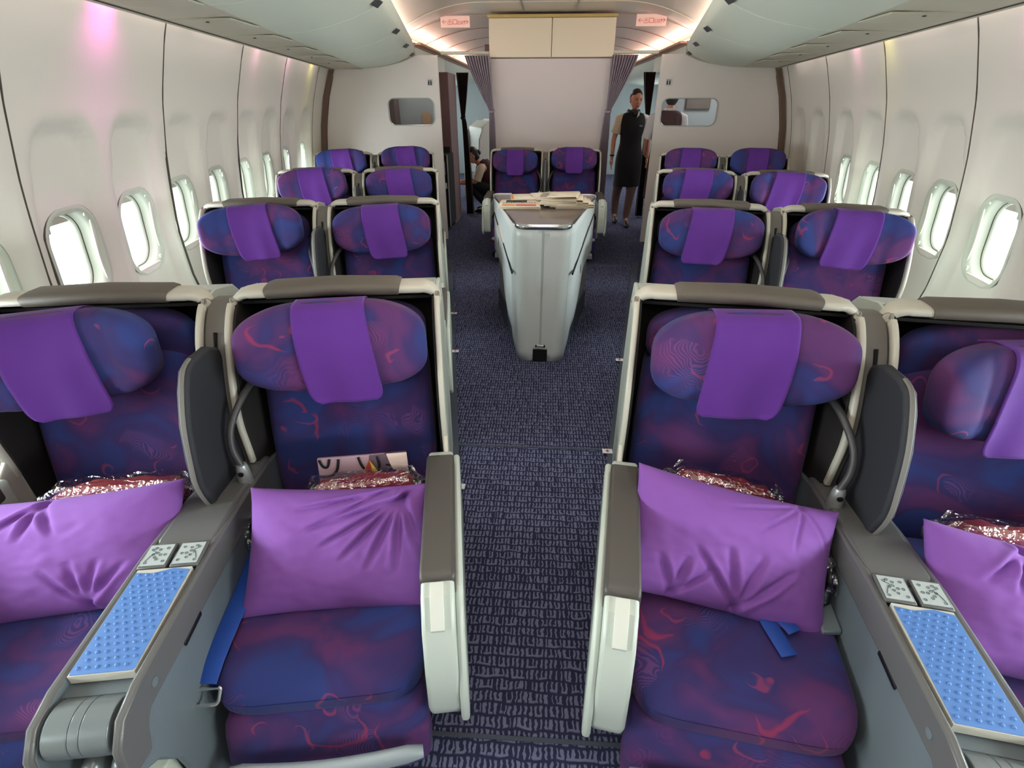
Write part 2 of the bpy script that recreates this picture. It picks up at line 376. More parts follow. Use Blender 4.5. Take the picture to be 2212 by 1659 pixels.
def nz(x, y, z, s=1, seed=0): return noise.noise(Vector((x * s + seed * 7.3, y * s - seed * 3.1, z * s + seed)))
def lerp(a, b, t): return a + (b - a) * t
def interp(tab, x):
    if x <= tab[0][0]: return tab[0][1]
    for (a, b), (c, d) in zip(tab, tab[1:]):
        if x <= c: t = (x - a) / (c - a); return b + (d - b) * t
    return tab[-1][1]

# ================================================================== THE SETTING
YF, YB = -1.6, 6.62          # front (behind the camera) and the bulkhead line
PROF = [(0.0, -.16), (.3, -.06), (.5, -.01), (.65, .028), (.93, .035), (1.18, 0), (1.32, -.025), (1.57, -.09), (1.83, -.19), (1.98, -.27), (2.2, -.4)]
def profz(z):
    a = .04
    return (interp(PROF, z - a) + interp(PROF, z + a) + 2 * interp(PROF, z)) / 4
SIDE = {-1: (1.95, .178), 1: (2.011, .172)}
def wallx(s, Y, z=1.18): X0, k = SIDE[s]; return s * (X0 + k * (Y - 2.5) + profz(z))
WIN = {-1: [-.55, -.04, .47, .98, 1.49, 2.01, 2.5, 2.99, 3.51, 4.03, 4.58, 5.17, 5.8], 1: [-.55, -.03, .48, 1.0, 1.51, 2.02, 2.53, 3.05, 3.54, 4.06, 4.62, 5.35, 5.98]}
BLANK = {(1, 5.35), (1, 5.98)}
SEAM = {-1: [-.3, .72, 1.75, 2.79, 3.83, 4.87, 6.1], 1: [-.3, .74, 1.77, 2.81, 3.83, 5.0, 6.32]}
def sstep(a, b, x):
    t = max(0, min(1, (x - a) / (b - a))); return t * t * (3 - 2 * t)
def recess(s, Y, z):
    d = 0
    for wy in WIN[s]:
        u = abs(Y - wy)
        if u < .3:
            u = u - .044 * (1 - sstep(1.18, 1.47, z))
            m = 1 - sstep(.134, .176, u)
            top = 1 - sstep(1.44, 1.495, z + 1.6 * max(0, u - .10) ** 1.0 * .5); bot = sstep(.25, .5, z)
            d = max(d, .05 * m * top * bot)
    return d
def wall_side(s, name):
    bm = BM(); dy = .0275; ny = int((6.62 - YF) / dy); nzz = 74
    zs = [1.99 * j / nzz for j in range(nzz + 1)]
    g = []
    for j, z in enumerate(zs):
        g.append([bm.verts.new((wallx(s, YF + i * dy, z) + s * recess(s, YF + i * dy, z), YF + i * dy, z)) for i in range(ny + 1)])
    for j in range(nzz):
        for i in range(ny):
            Y = YF + (i + .5) * dy; z = (zs[j] + zs[j + 1]) / 2
            hole = False
            for wy in WIN[s]:
                if (s, wy) in BLANK: continue
                dx, dz = abs(Y - wy), abs(z - .975)
                if dx < .138 and dz < .178 and not (dx > .06 and dz > .10 and math.hypot(dx - .06, dz - .10) > .078): hole = True
            if hole: continue
            q = (g[j][i], g[j][i + 1], g[j + 1][i + 1], g[j + 1][i])
            bm.faces.new(q if s < 0 else q[::-1])
    o = obj(name, bm, M['wall'], ang=80, solid=.006); tag(o, kind='structure')
    for n, y in enumerate(SEAM[s]):
        bm = BM()
        pts = [(wallx(s, y, z) - s * .0005, y, z) for z in [1.95 - .08 * i for i in range(25)]]
        tube(bm, pts, .004, .0065, n=6, up=(0, 1, 0))
        bm2 = obj('trim_%d' % (n + (1 if s < 0 else 11)), bm, M['wallgap']); tag(bm2, kind='structure')
wall_side(-1, 'wall_left'); wall_side(1, 'wall_right')

def wall_frame(s, Y, z):
    T = Vector((wallx(s, Y + .05, z) - wallx(s, Y - .05, z), .1, 0)).normalized()
    U = Vector((wallx(s, Y, z + .15) - wallx(s, Y, z - .15), 0, .3)); U = (U - T * U.dot(T)).normalized()
    Nn = T.cross(U)
    if Nn.x * s < 0: Nn = -Nn       # pointing outward
    P = Vector((wallx(s, Y, z) + s * .041, Y, z))
    Mx = Matrix((T, U, Nn)).transposed().to_4x4() if (T.cross(U)).dot(Nn) > 0 else Matrix((-T, U, Nn)).transposed().to_4x4()
    return Matrix.Translation(P) @ Mx     # local x along wall, y up, z outward
def ring_strip(bm, loops):
    rs = [[bm.verts.new(p) for p in l] for l in loops]; n = len(rs[0])
    for a, b in zip(rs, rs[1:]):
        for k in range(n): bm.faces.new((a[k], a[(k + 1) % n], b[(k + 1) % n], b[k]))
def window(s, Y, idx):
    Mx = wall_frame(s, Y, .975)
    e = empty('window_%d' % idx); e.matrix_world = Mx; tag(e, kind='structure')
    bm = BM()
    L = lambda w, h, r, z: [(x, y, z) for x, y in rrect(w, h, r, 8)]
    ring_strip(bm, [L(.170, .210, .128, .035), L(.170, .210, .128, -.006), L(.160, .200, .12, -.009), L(.152, .192, .115, -.006), L(.135, .178, .105, .018), L(.128, .172, .10, .05), L(.123, .168, .095, .052), L(.118, .163, .092, .075), L(.116, .161, .09, .10)])
    bmesh.ops.recalc_face_normals(bm, faces=bm.faces[:]); 
    obj('window_frame', bm, M['bezel'], e, ang=60)
    bm = BM(); ring_strip(bm, [L(.1745, .2145, .132, .032), L(.1745, .2145, .132, -.003), L(.169, .209, .127, -.0065)])
    obj('seal', bm, M['wallgap'], e)
    bm = BM(); ring_strip(bm, [L(.1285, .1725, .1, .0475), L(.1245, .1695, .096, .0495)])
    obj('seal', bm, M['wallgap'], e)
    bm = BM(); prism(bm, rrect(.118, .163, .092, 8), 'z', .082, .085); obj('window_pane', bm, M['glass'], e)
    bm = BM()
    pts = [p for p in rrect(.117, .162, .091, 8) if p[1] > .135]; pts = [(pts[0][0], .132)] + pts + [(pts[-1][0], .132)]
    prism(bm, pts, 'z', .060, .066); obj('window_shade', bm, M['shade'], e)
    # daylight outside this window
    Lt = area('daylight', (0, 0, 0), (0, 0, 0), .30, .40, WINDOW_POWER, (.88, 1.0, .98), 120)
    Lt.matrix_world = Mx @ Matrix.Translation((0, 0, .12))
k = 0
for s in (-1, 1):
    for wy in WIN[s]:
        if (s, wy) in BLANK: continue
        k += 1; window(s, wy, k)

# floor
bm = BM(); box(bm, -3.2, 3.2, -1.7, 15, -.05, 0); tag(obj('floor', bm, M['carpet']), kind='structure')
# front end wall behind the camera
bm = BM(); box(bm, -1.6, 1.6, -1.66, -1.62, 0, 2.5); tag(obj('wall_front', bm, M['bulk']), kind='structure')
# carpet joint lines across the aisle and track covers beside the seats
for n, (y, x0, x1) in enumerate([(.76, -.35, .35), (2.13, -.5, .5)]):
    bm = BM(); box(bm, x0, x1, y - .006, y + .006, 0, .004); tag(obj('trim_%d' % (30 + n), bm, M['beltdark'] if 0 else M['cabbase'], bevel=.001), kind='structure')
bm = BM(); box(bm, .55, .98, 5.48, 5.5, 0, .004); tag(obj('trim_32', bm, M['galley']), kind='structure')

# ceiling: flat crown curving down to the coves
def ceilprof(x):
    a = abs(x)
    return 2.40 - (.0 if a < .75 else .26 * ((a - .75) / 1.0) ** 2.0)
bm = BM()
def cw(Y):  # half width of ceiling
    return 1.52 + .178 * (min(Y, 6.6) - 6.6) + .1 if Y < 6.6 else 1.75
ys = [-1.6 + .3 * i for i in range(28)] + [6.62, 6.8, 7.4, 8.2, 9, 10, 11, 12, 13, 14, 15]
g = [[bm.verts.new((cw(y) * (2 * i / 40 - 1) * (1.02 if i in (0, 40) else 1), y, 2.12 if i in (0, 40) else ceilprof(cw(y) * (2 * i / 40 - 1) * (1.7 / cw(y))))) for i in range(41)] for y in ys]
for a, b in zip(g, g[1:]):
    for i in range(40): bm.faces.new((a[i], b[i], b[i + 1], a[i + 1]))
tag(obj('ceiling', bm, M['ceiling'], ang=80, solid=.01), kind='structure')
n = 40
for y in (6.05, 6.9, 8.0, 9.1, 10.2):
    bm = BM(); c = cw(y); P = [(c * (2 * i / 40 - 1), y, ceilprof(c * (2 * i / 40 - 1) * (1.7 / c)) - .008) for i in range(41)]
    tube(bm, P, .002, .003, n=5, up=(0, 1, 0)); tag(obj('trim_%d' % n, bm, M['cream'] if y < 7.6 else M['copper']), kind='structure'); n += 1
for x in (-.28, .27):
    bm = BM(); box(bm, x - .006, x + .006, 5.6, 6.62, 2.385, 2.392); tag(obj('trim_%d' % n, bm, M['papergrey']), kind='structure'); n += 1

# cove strips (lamps hidden above the bin ledge) and wall wash strips
def strip_lights():
    for s in (-1, 1):
        bm = BM()
        def P(y): return s * (1.545 - .178 * (6.6 - min(y, 6.6)) + (.0 if y < 6.6 else 0))
        for a, b in ((-1.5, 6.6), (6.75, 13.5)):
            tube(bm, [(P(a), a, 2.147), (P(b), b, 2.147)], .012, .012, n=6)
        o = obj('cove_lamp', bm, M['lamp']); tag(o, 'long fluorescent strip tucked above the ' + ('left' if s < 0 else 'right') + ' bin ledge', 'lamp', 'cove strips')
        # wash down the sidewall
        X0, k = SIDE[s]
        for y in [.4 + .75 * i for i in range(8)]:
            x = wallx(s, y, 1.9) - s * .05
            col, e = (1, .83, .75), .62
            area('sidewall_lamp', (x, y, 1.93), (0, s * R(-18), math.atan(k) * -s), .02, .7, e, col)
    for s, y, col, e in ((-1, 2.28, (1, .12, .75), 1.2), (-1, 5.75, (1, .9, .1), .35), (1, 3.75, (1, .92, .2), .3), (1, 4.3, (1, .35, .7), .3), (-1, 4.1, (1, .4, .7), .3), (1, 2.4, (1, .4, .8), .35), (-1, 4.9, (1, .4, .8), .3)):
        area('sidewall_lamp', (wallx(s, y, 1.9) - s * .03, y, 1.93), (0, s * R(-15), 0), .02, .14, e, col, 100)
strip_lights()

# overhead bins: one door unit after another, and the flat service panel outboard of them
def binsec(s, Y):
    off = .178 * (6.6 - Y)
    pts = [(2.07, 1.875), (1.95, 1.882), (1.80, 1.905), (1.66, 1.94), (1.56, 1.975), (1.50, 2.01), (1.475, 2.05), (1.47, 2.10), (1.50, 2.13), (1.7, 2.13), (2.2, 2.13)]
    return [(s * (x - off), z) for x, z in pts]
def loft(bm, secs, ys, cap=True):
    rs = [[bm.verts.new((x, y, z)) for x, z in sec] for sec, y in zip(secs, ys)]; n = len(rs[0])
    for a, b in zip(rs, rs[1:]):
        for k in range(n): bm.faces.new((a[k], a[(k + 1) % n], b[(k + 1) % n], b[k]))
    if cap: bm.faces.new(rs[0]); bm.faces.new(rs[-1][::-1])
    bmesh.ops.recalc_face_normals(bm, faces=bm.faces[:])
BINY = [-1.55, -.55, .45, 1.3, 2.35, 3.3, 4.5, 5.6, 6.6]
ORD = ['over the camera end', 'over the camera end', 'over the camera end', 'over the front row', 'over the front and second rows', 'over the second row', 'over the third row', 'against the bulkhead']
for s in (-1, 1):
    side = 'left' if s < 0 else 'right'
    for i, (a, b) in enumerate(zip(BINY, BINY[1:])):
        bm = BM(); yy = [a + .003, (a + b) / 2, b - .003]; loft(bm, [binsec(s, y) for y in yy], yy)
        o = obj('overhead_bin', bm, M['bin'], bevel=.004, ang=50)
        tag(o, 'pale green-grey overhead bin on the %s side, %s' % (side, ['eighth door from the bulkhead', 'seventh door from the bulkhead', 'sixth door from the bulkhead', 'fifth door from the bulkhead', 'fourth door from the bulkhead', 'third door from the bulkhead', 'second door from the bulkhead', 'last door, touching the bulkhead'][i]), 'overhead bin', 'overhead bins on the ' + side)
        bm = BM(); y = b - .06; x = s * (1.487 - .178 * (6.6 - y))
        M_ = Matrix.Translation((x + s * .012, y, 2.0)) @ Matrix.Rotation(s * R(-52), 4, 'Y')
        box(bm, -.004, .004, -.05, .05, -.022, .022, M_)
        obj('latch', bm, M['neck'], o, bevel=.003)
    bm = BM()
    ys = [YF + .02, 1, 3, 5, 6.6]
    secs = []
    for y in ys:
        xo = wallx(s, y, 1.88); xi = s * (2.07 - .178 * (6.6 - y))
        secs.append([(xi, 1.878), (xo - s * .055, 1.868), (xo - s * .035, 1.862), (xo - s * .035, 1.885), (xo - s * .06, 1.885), (xi, 1.90)])
    loft(bm, secs, ys); tag(obj('trim_%d' % (60 if s < 0 else 61), bm, M['service'], ang=50), kind='structure')
    # roof of the lamp slot
    bm = BM(); secs = [[(wallx(s, y, 1.88) - s * .6, 1.99), (wallx(s, y, 1.88) + s * .1, 1.99), (wallx(s, y, 1.88) + s * .1, 2.0), (wallx(s, y, 1.88) - s * .6, 2.0)] for y in ys]
    loft(bm, secs, ys); tag(obj('trim_%d' % (62 if s < 0 else 63), bm, M['service']), kind='structure')
    bm = BM(); 
    tube(bm, [(wallx(s, y, 1.88) - s * .058, y, 1.866) for y in ys], .003, .003, n=6); tag(obj('trim_%d' % (64 if s < 0 else 65), bm, M['wallgap']), kind='structure')
    # service unit panels: seams, a reading-lamp dot and call-plate per panel
    for i, y in enumerate([1.35, 2.0, 2.65, 3.3, 4.0, 4.7, 5.4]):
        bm = BM(); xo = wallx(s, y, 1.88); xi = s * (2.07 - .178 * (6.6 - y))
        prism(bm, [(xi + s * .03, y), (xo - s * .075, y), (xo - s * .075 + s * .02, y + .30), (xi + s * .05, y + .30)], 'z', 1.8665, 1.874)
        o = obj('service_unit', bm, M['service'], bevel=.003)
        tag(o, 'beige service panel under the %s bins, %s counting from the bulkhead' % (side, ['seventh', 'sixth', 'fifth', 'fourth', 'third', 'second', 'first'][i]), 'panel', 'service panels on the ' + side)
        bm = BM(); lathe(bm, [(.008, 0), (.008, .004)], (lerp(xi, xo, .45), y + .07, 1.863), 10); obj('reading_lamp', bm, M['black'], o)
    # ledge behind the bulkhead line, running aft (parallel part of the cabin)
    bm = BM(); box(bm, min(s * 1.47, s * 1.62), max(s * 1.47, s * 1.62), 6.64, 14, 2.085, 2.125)
    box(bm, min(s * 1.40, s * 1.50), max(s * 1.40, s * 1.50), 6.64, 14, 2.095, 2.12); box(bm, min(s * 1.62, s * 2.9), max(s * 1.62, s * 2.9), 6.64, 14, 2.11, 2.16)
    tag(obj('trim_%d' % (66 if s < 0 else 67), bm, M['copper'], bevel=.006), kind='structure')
    bm = BM(); prism(bm, [(s * 1.5, 2.09), (s * 1.56, 1.98), (s * 1.75, 1.90), (s * 2.1, 1.86), (s * 2.6, 1.9), (s * 2.6, 2.1)], 'y', 8.6, 13.5)
    tag(obj('overhead_bin', bm, M['bin'], ang=60), 'pale green overhead bin seen through the %s doorway past the curtain' % side, 'overhead bin', 'bins of the next cabin')
    bm = BM(); prism(bm, [(s * 1.49, 2.09), (s * 1.49, 1.90), (s * 2.9, 1.90), (s * 2.9, 2.09)], 'y', 6.7, 8.55)
    tag(obj('trim_%d' % (68 if s < 0 else 69), bm, M['bin']), kind='structure')

# bulkheads with their oblong windows
def bulkhead(s):
    side = 'left' if s < 0 else 'right'
    xe = 1.225; Z = [(xe, 0.0), (xe, 2.0), (1.45, 2.0), (1.50, 1.985), (1.6, 1.945), (1.72, 1.915), (1.85, 1.893), (2.0, 1.882), (2.1, 1.873), (2.53, 1.868)]
    for z in (1.8, 1.6, 1.4, 1.2, 1.0, .8, .6, .4, .2, 0): Z.append((abs(wallx(s, 6.6, z)) - .075, z))
    x0, x1 = (1.30, 1.83) if s < 0 else (1.285, 1.90)
    cx, hw = (x0 + x1) / 2, (x1 - x0) / 2; hole = rrect(hw, .137, .07, 6, cx, 1.447)
    bm = BM()
    outer = [bm.verts.new((s * x, 6.60, z)) for x, z in Z]; inner = [bm.verts.new((s * x, 6.60, z)) for x, z in hole]
    eo = [bm.edges.new((outer[i], outer[(i + 1) % len(outer)])) for i in range(len(outer))]
    ei = [bm.edges.new((inner[i], inner[(i + 1) % len(inner)])) for i in range(len(inner))]
    bmesh.ops.triangle_fill(bm, use_beauty=True, use_dissolve=False, edges=eo + ei)
    r = bmesh.ops.extrude_face_region(bm, geom=bm.faces[:])
    for v in [x for x in r['geom'] if isinstance(x, bmesh.types.BMVert)]: v.co.y += .035
    bmesh.ops.recalc_face_normals(bm, faces=bm.faces[:])
    o = obj('wall_bulkhead_' + side, bm, M['bulk'], ang=30); tag(o, kind='structure')
    bm = BM(); pts = [(s * x, 6.598, z) for x, z in hole] ; pts = pts + pts[:1]
    tube(bm, pts, .006, .006, n=6, cap=False); tag(obj('trim_%d' % (70 if s < 0 else 71), bm, M['silver']), kind='structure')
    bm = BM(); prism(bm, [(s * x, z) for x, z in hole], 'y', 6.615, 6.619); tag(obj('window_%d' % (30 if s < 0 else 31), bm, M['bulkglass']), kind='structure')
    # brown edge strip next to the sidewall
    bm = BM()
    pts = [(abs(wallx(s, 6.6, z)) - .065, z) for z in (1.87, 1.6, 1.3, 1.0, .7, .4, 0)]
    poly = pts + [(x + .05, z) for x, z in pts[::-1]]
    prism(bm, [(s * x, z) for x, z in poly], 'y', 6.56, 6.62); tag(obj('trim_%d' % (72 if s < 0 else 73), bm, M['brown']), kind='structure')
    # restroom sign
    e = empty('restroom_sign', (s * 1.325, 6.596, 1.74)); tag(e, 'small white restroom pictogram plate on the %s bulkhead above its window' % side, 'sign')
    bm = BM(); box(bm, -.03, .03, -.003, .003, -.035, .035); obj('plate', bm, M['shirt'], e)
    bm = BM()
    for x in (-.014, .014):
        lathe(bm, [(.005, 0), (.005, .004)], (0, 0, 0), 8, Matrix.Translation((x, -.003, .02)) @ Matrix.Rotation(R(90), 4, 'X'))
        box(bm, x - .006, x + .006, -.006, -.003, -.026, .013)
    box(bm, -.001, .001, -.006, -.003, -.028, .026)
    obj('pictogram', bm, M['black'], e)
bulkhead(-1); bulkhead(1)
# outer wall behind each bulkhead (filler between bulkhead and sidewall) and side walls aft
for s in (-1, 1):
    bm = BM(); box(bm, min(s * 2.9, s * 2.95), max(s * 2.9, s * 2.95), 6.6, 15, 0, 2.4); tag(obj('wall_aft_' + ('left' if s < 0 else 'right'), bm, M['farwall']), kind='structure')
bm = BM(); box(bm, -3, 3, 13.5, 13.55, 0, 2.45); tag(obj('wall_aft', bm, M['farwall']), kind='structure')

# centre monument (closet) behind the centre seats
bm = BM(); box(bm, -.65, .70, 6.72, 7.5, 0, 1.975); tag(obj('wall_center', bm, M['monument'], bevel=.01, seg=3), kind='structure')
e = empty('stowage_cupboard', (0.03, 6.68, 1.98)); tag(e, 'cream double-door stowage cupboard on top of the centre partition', 'cupboard')
bm = BM(); box(bm, -.685, .685, .06, .8, 0, .36); obj('body', bm, M['cream'], e)
for a, b in ((-.685, .0), (.004, .685)):
    bm = BM(); box(bm, a, b - .002, 0, .058, .002, .36); obj('door', bm, M['cream'], e, bevel=.006)
bm = BM(); box(bm, -.70, .70, -.012, .06, .362, .392); obj('top_trim', bm, M['yellow'], e, bevel=.005)

# curtain rails
for s in (-1, 1):
    side = 'left' if s < 0 else 'right'
    bm = BM(); tube(bm, [(s * 1.20, 6.70, 2.025), (s * .66, 6.70, 2.025)], .016, .012, n=10, up=(0, 0, 1))
    tag(obj('curtain_rail', bm, M['bin']), 'pale curtain rail between the %s bulkhead and the centre partition' % side, 'rail')

# pleated curtains
def curtain(name, xt0, xt1, xw, zt, zw, zb, xb0, xb1, y, m, label, pleats=9, amp=.02):
    bm = BM()
    def f(u, v):
        z = lerp(zt, zb, v); tw = (zt - zw) / (zt - zb)
        if v < tw:
            t = (v / tw) ** 1.15; a0, a1 = lerp(xt0, xw - .025, t), lerp(xt1, xw + .025, t)
        else:
            t = ((v - tw) / (1 - tw)) ** .45; a0, a1 = lerp(xw - .025, xb0, t), lerp(xw + .025, xb1, t)
        w_ = abs(v - tw); am = amp * (.35 + min(1, w_ * 2.2))
        return Vector((lerp(a0, a1, u), y + am * math.sin(u * pleats * 2 * PI + 1.5 * v) + .004 * nz(u * 9, v * 3, 0), z))
    sheet(bm, f, pleats * 8, 40)
    o = obj(name, bm, m, ang=90, solid=.003); tag(o, label, 'curtain')
    bm = BM(); tube(bm, [(xw + .034 * math.cos(a), y + (amp + .012) * math.sin(a), zw + .01 * math.sin(a)) for a in [2 * PI * k / 14 for k in range(15)]], .012, .003, n=6, up=(0, 0, 1), fixed=True)
    obj('tieback', bm, m, o)
curtain('curtain', -.93, -.655, -.64, 2.0, 1.46, .25, -.68, -.58, 6.66, M['curtain'], 'lilac-grey pleated curtain tied back at the left edge of the centre partition')
curtain('curtain', .70, .98, .70, 2.0, 1.46, .25, .60, .74, 6.66, M['curtain'], 'lilac-grey pleated curtain tied back at the right edge of the centre partition')
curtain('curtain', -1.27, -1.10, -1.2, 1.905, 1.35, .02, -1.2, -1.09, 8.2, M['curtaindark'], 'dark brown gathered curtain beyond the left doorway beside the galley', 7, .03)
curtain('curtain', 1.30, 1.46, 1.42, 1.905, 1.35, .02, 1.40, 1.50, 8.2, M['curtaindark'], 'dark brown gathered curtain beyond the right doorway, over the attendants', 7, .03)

bm = BM(); box(bm, -3, 3, 6.62, 15, 2.44, 2.48); tag(obj('ceiling_aft', bm, M['ceiling']), kind='structure')
# exit signs hanging under the ceiling
def strokes(bm, segs, x, z, sc, th=.004, y=-.004):
    for (x0, z0, x1, z1) in segs:
        a = Vector((x + x0 * sc, 0, z + z0 * sc)); b = Vector((x + x1 * sc, 0, z + z1 * sc)); d = b - a
        ang = math.atan2(d.z, d.x); M_ = Matrix.Translation(a + Vector((0, y, 0))) @ Matrix.Rotation(-ang, 4, 'Y')
        box(bm, -th / 2, d.length + th / 2, -.001, .001, -th / 2, th / 2, M_)
GL = {'out': [(.5, 0, .5, 1), (.15, .5, .15, .9), (.85, .5, .85, .9), (.15, .5, .85, .5), (0, 0, 0, .4), (1, 0, 1, .4), (0, 0, 1, 0)],
      'mouth': [(0.05, .05, .95, .05), (.05, .9, .95, .9), (.05, .05, .05, .9), (.95, .05, .95, .9)],
      'E': [(0, 0, 0, 1), (0, 0, .6, 0), (0, .5, .5, .5), (0, 1, .6, 1)], 'X': [(0, 0, .7, 1), (0, 1, .7, 0)], 'I': [(0, 0, 0, 1)], 'T': [(.35, 0, .35, 1), (0, 1, .7, 1)],
      'la': [(0, .5, 1, .5), (0, .5, .4, .85), (0, .5, .4, .15)], 'ra': [(0, .5, 1, .5), (1, .5, .6, .85), (1, .5, .6, .15)]}
for s in (-1, 1):
    e = empty('exit_sign', (-1.025 if s < 0 else 1.085, 6.7, 2.312)); e.scale = (.84, .84, .84); e.rotation_euler = (R(8), 0, 0)
    tag(e, 'pale rectangular exit sign with red lettering hanging from the ceiling %s of the cupboard' % ('left' if s < 0 else 'right'), 'sign')
    bm = BM(); box(bm, -.19, .19, 0, .03, -.065, .065); obj('sign_plate', bm, M['exit'], e, bevel=.006)
    bm = BM(); h = .055
    strokes(bm, GL['la'], -.165, -.028, h, .005); strokes(bm, GL['out'], -.095, -.028, h, .004); strokes(bm, GL['mouth'], -.03, -.028, h, .005)
    x = .037
    for c, wd in (('E', .6), ('X', .7), ('I', .0), ('T', .7)): strokes(bm, GL[c], x, -.028, h * .8 if 0 else h * .62, .0042); x += wd * h * .62 + .0095
    strokes(bm, GL['ra'], .115, -.028, h, .005)
    obj('lettering', bm, M['exitred'], e)
for s in (-1, 1):
    bm = BM(); box(bm, s * .85 - .14, s * .85 + .14, 9.4, 9.43, 2.2, 2.33)
    tag(obj('ceiling_panel', bm, M['galleypink']), 'small dim rose panel hanging from the ceiling above the %s curtain rail' % ('left' if s < 0 else 'right'), 'panel')

# ---------- beyond the left doorway: galley block, cart, far seats
bm = BM(); box(bm, -2.85, -1.80, 6.75, 8.6, 0, 1.9); tag(obj('wall_galley_left', bm, M['galley']), kind='structure')
e = empty('galley_unit', (-1.49, 7.5, 0)); tag(e, 'dim brown galley unit with black ovens behind the left bulkhead', 'galley')
bm = BM(); box(bm, -.26, .22, 0, .6, 0, 1.88); obj('cabinet_body', bm, M['galleypink'], e, bevel=.01)
bm = BM(); box(bm, -.2, .2, -.02, 0, .62, 1.02); obj('oven_door', bm, M['black'], e, bevel=.006)
bm = BM(); box(bm, -.2, .2, -.02, 0, .2, .6); obj('oven_door', bm, M['black'], e, bevel=.006)
e = empty('galley_cart', (-1.42, 7.05, 0)); tag(e, 'black narrow galley cart with white stickers and silver edge behind the left bulkhead', 'cart')
bm = BM(); box(bm, -.16, .16, 0, .5, .06, .95); obj('cart_body', bm, M['matte_black'], e, bevel=.01)
bm = BM(); box(bm, .155, .168, -.01, .0, .06, .96); obj('edge_strip', bm, M['silver'], e)
bm = BM(); box(bm, .03, .13, -.006, -.001, .72, .88); obj('sticker', bm, M['papergrey'], e)
bm = BM(); box(bm, .06, .14, -.006, -.001, .55, .62); obj('sticker', bm, M['shirt'], e)
for x in (-.11, .11):
    for y in (.06, .44):
        bm = BM(); lathe(bm, [(.03, -.012), (.03, .012)], (0, 0, 0), 12, Matrix.Translation((x, y, .03)) @ Matrix.Rotation(R(90), 4, 'Y')); obj('wheel', bm, M['black'], e)
bm = BM(); box(bm, -2.85, 1e-9 - 1.25, 9.7, 9.75, 0, 1.95)
def far_seat(x, y, label):
    e = empty('far_seat', (x, y, 0), R(-55)); tag(e, label, 'seat', 'pale shell seats of the next cabin')
    bm = BM(); out = []
    prism(bm, [(-.15, 0), (-.1, 1.0), (0.0, 1.2), (.15, 1.28), (.28, 1.22), (.3, .9), (.3, 0)], 'x', -.28, -.24); prism(bm, [(-.15, 0), (-.1, 1.0), (0.0, 1.2), (.15, 1.28), (.28, 1.22), (.3, .9), (.3, 0)], 'x', .24, .28)
    prism(bm, [(-.02, .0), (-.02, 1.18), (.15, 1.28), (.15, 0)], 'x', -.24, .24)
    obj('seat_shell', bm, M['farseat'], e, bevel=.03, seg=3)
    bm = BM(); superell(bm, (0, .2, .95), (.2, .09, .25), .5, .5); obj('headrest', bm, M['tan'], e)
    bm = BM(); box(bm, -.2, .2, -.035, -.02, .45, .78); obj('pocket', bm, M['shirt'], e, bevel=.01)
    return e
far_seat(-1.2, 9.7, 'pale shell seat with tan headrest beyond the left curtain, nearer of two')
far_seat(-1.15, 10.6, 'pale shell seat with tan headrest beyond the left curtain, farther of two')
# behind the right bulkhead
bm = BM(); box(bm, 1.55, 2.85, 7.95, 8.0, 0, 1.95); tag(obj('wall_galley_right', bm, M['farwall']), kind='structure')
e = empty('wall_monitor', (2.02, 7.935, 1.55)); tag(e, 'dark flat wall monitor seen through the right bulkhead window', 'monitor')
bm = BM(); box(bm, -.16, .16, -.02, .01, -.09, .09); obj('monitor_case', bm, M['galley'], e, bevel=.005)
bm = BM(); box(bm, -.15, .15, -.023, -.0205, -.08, .08); obj('display', bm, M['taupe'], e)
# little arched brown niche seen through the left bulkhead window
bm = BM(); box(bm, -2.2, -1.30, 6.98, 7.0, 1.2, 1.75); tag(obj('wall_niche', bm, M['farwall']), kind='structure')
bm = BM(); prism(bm, rrect(.05, .14, .05, 6, -1.47, 1.31), 'y', 6.955, 6.975); tag(obj('cabin_phone_niche', bm, M['tan'], bevel=.004), 'small arched tan niche seen through the left bulkhead window', 'niche')

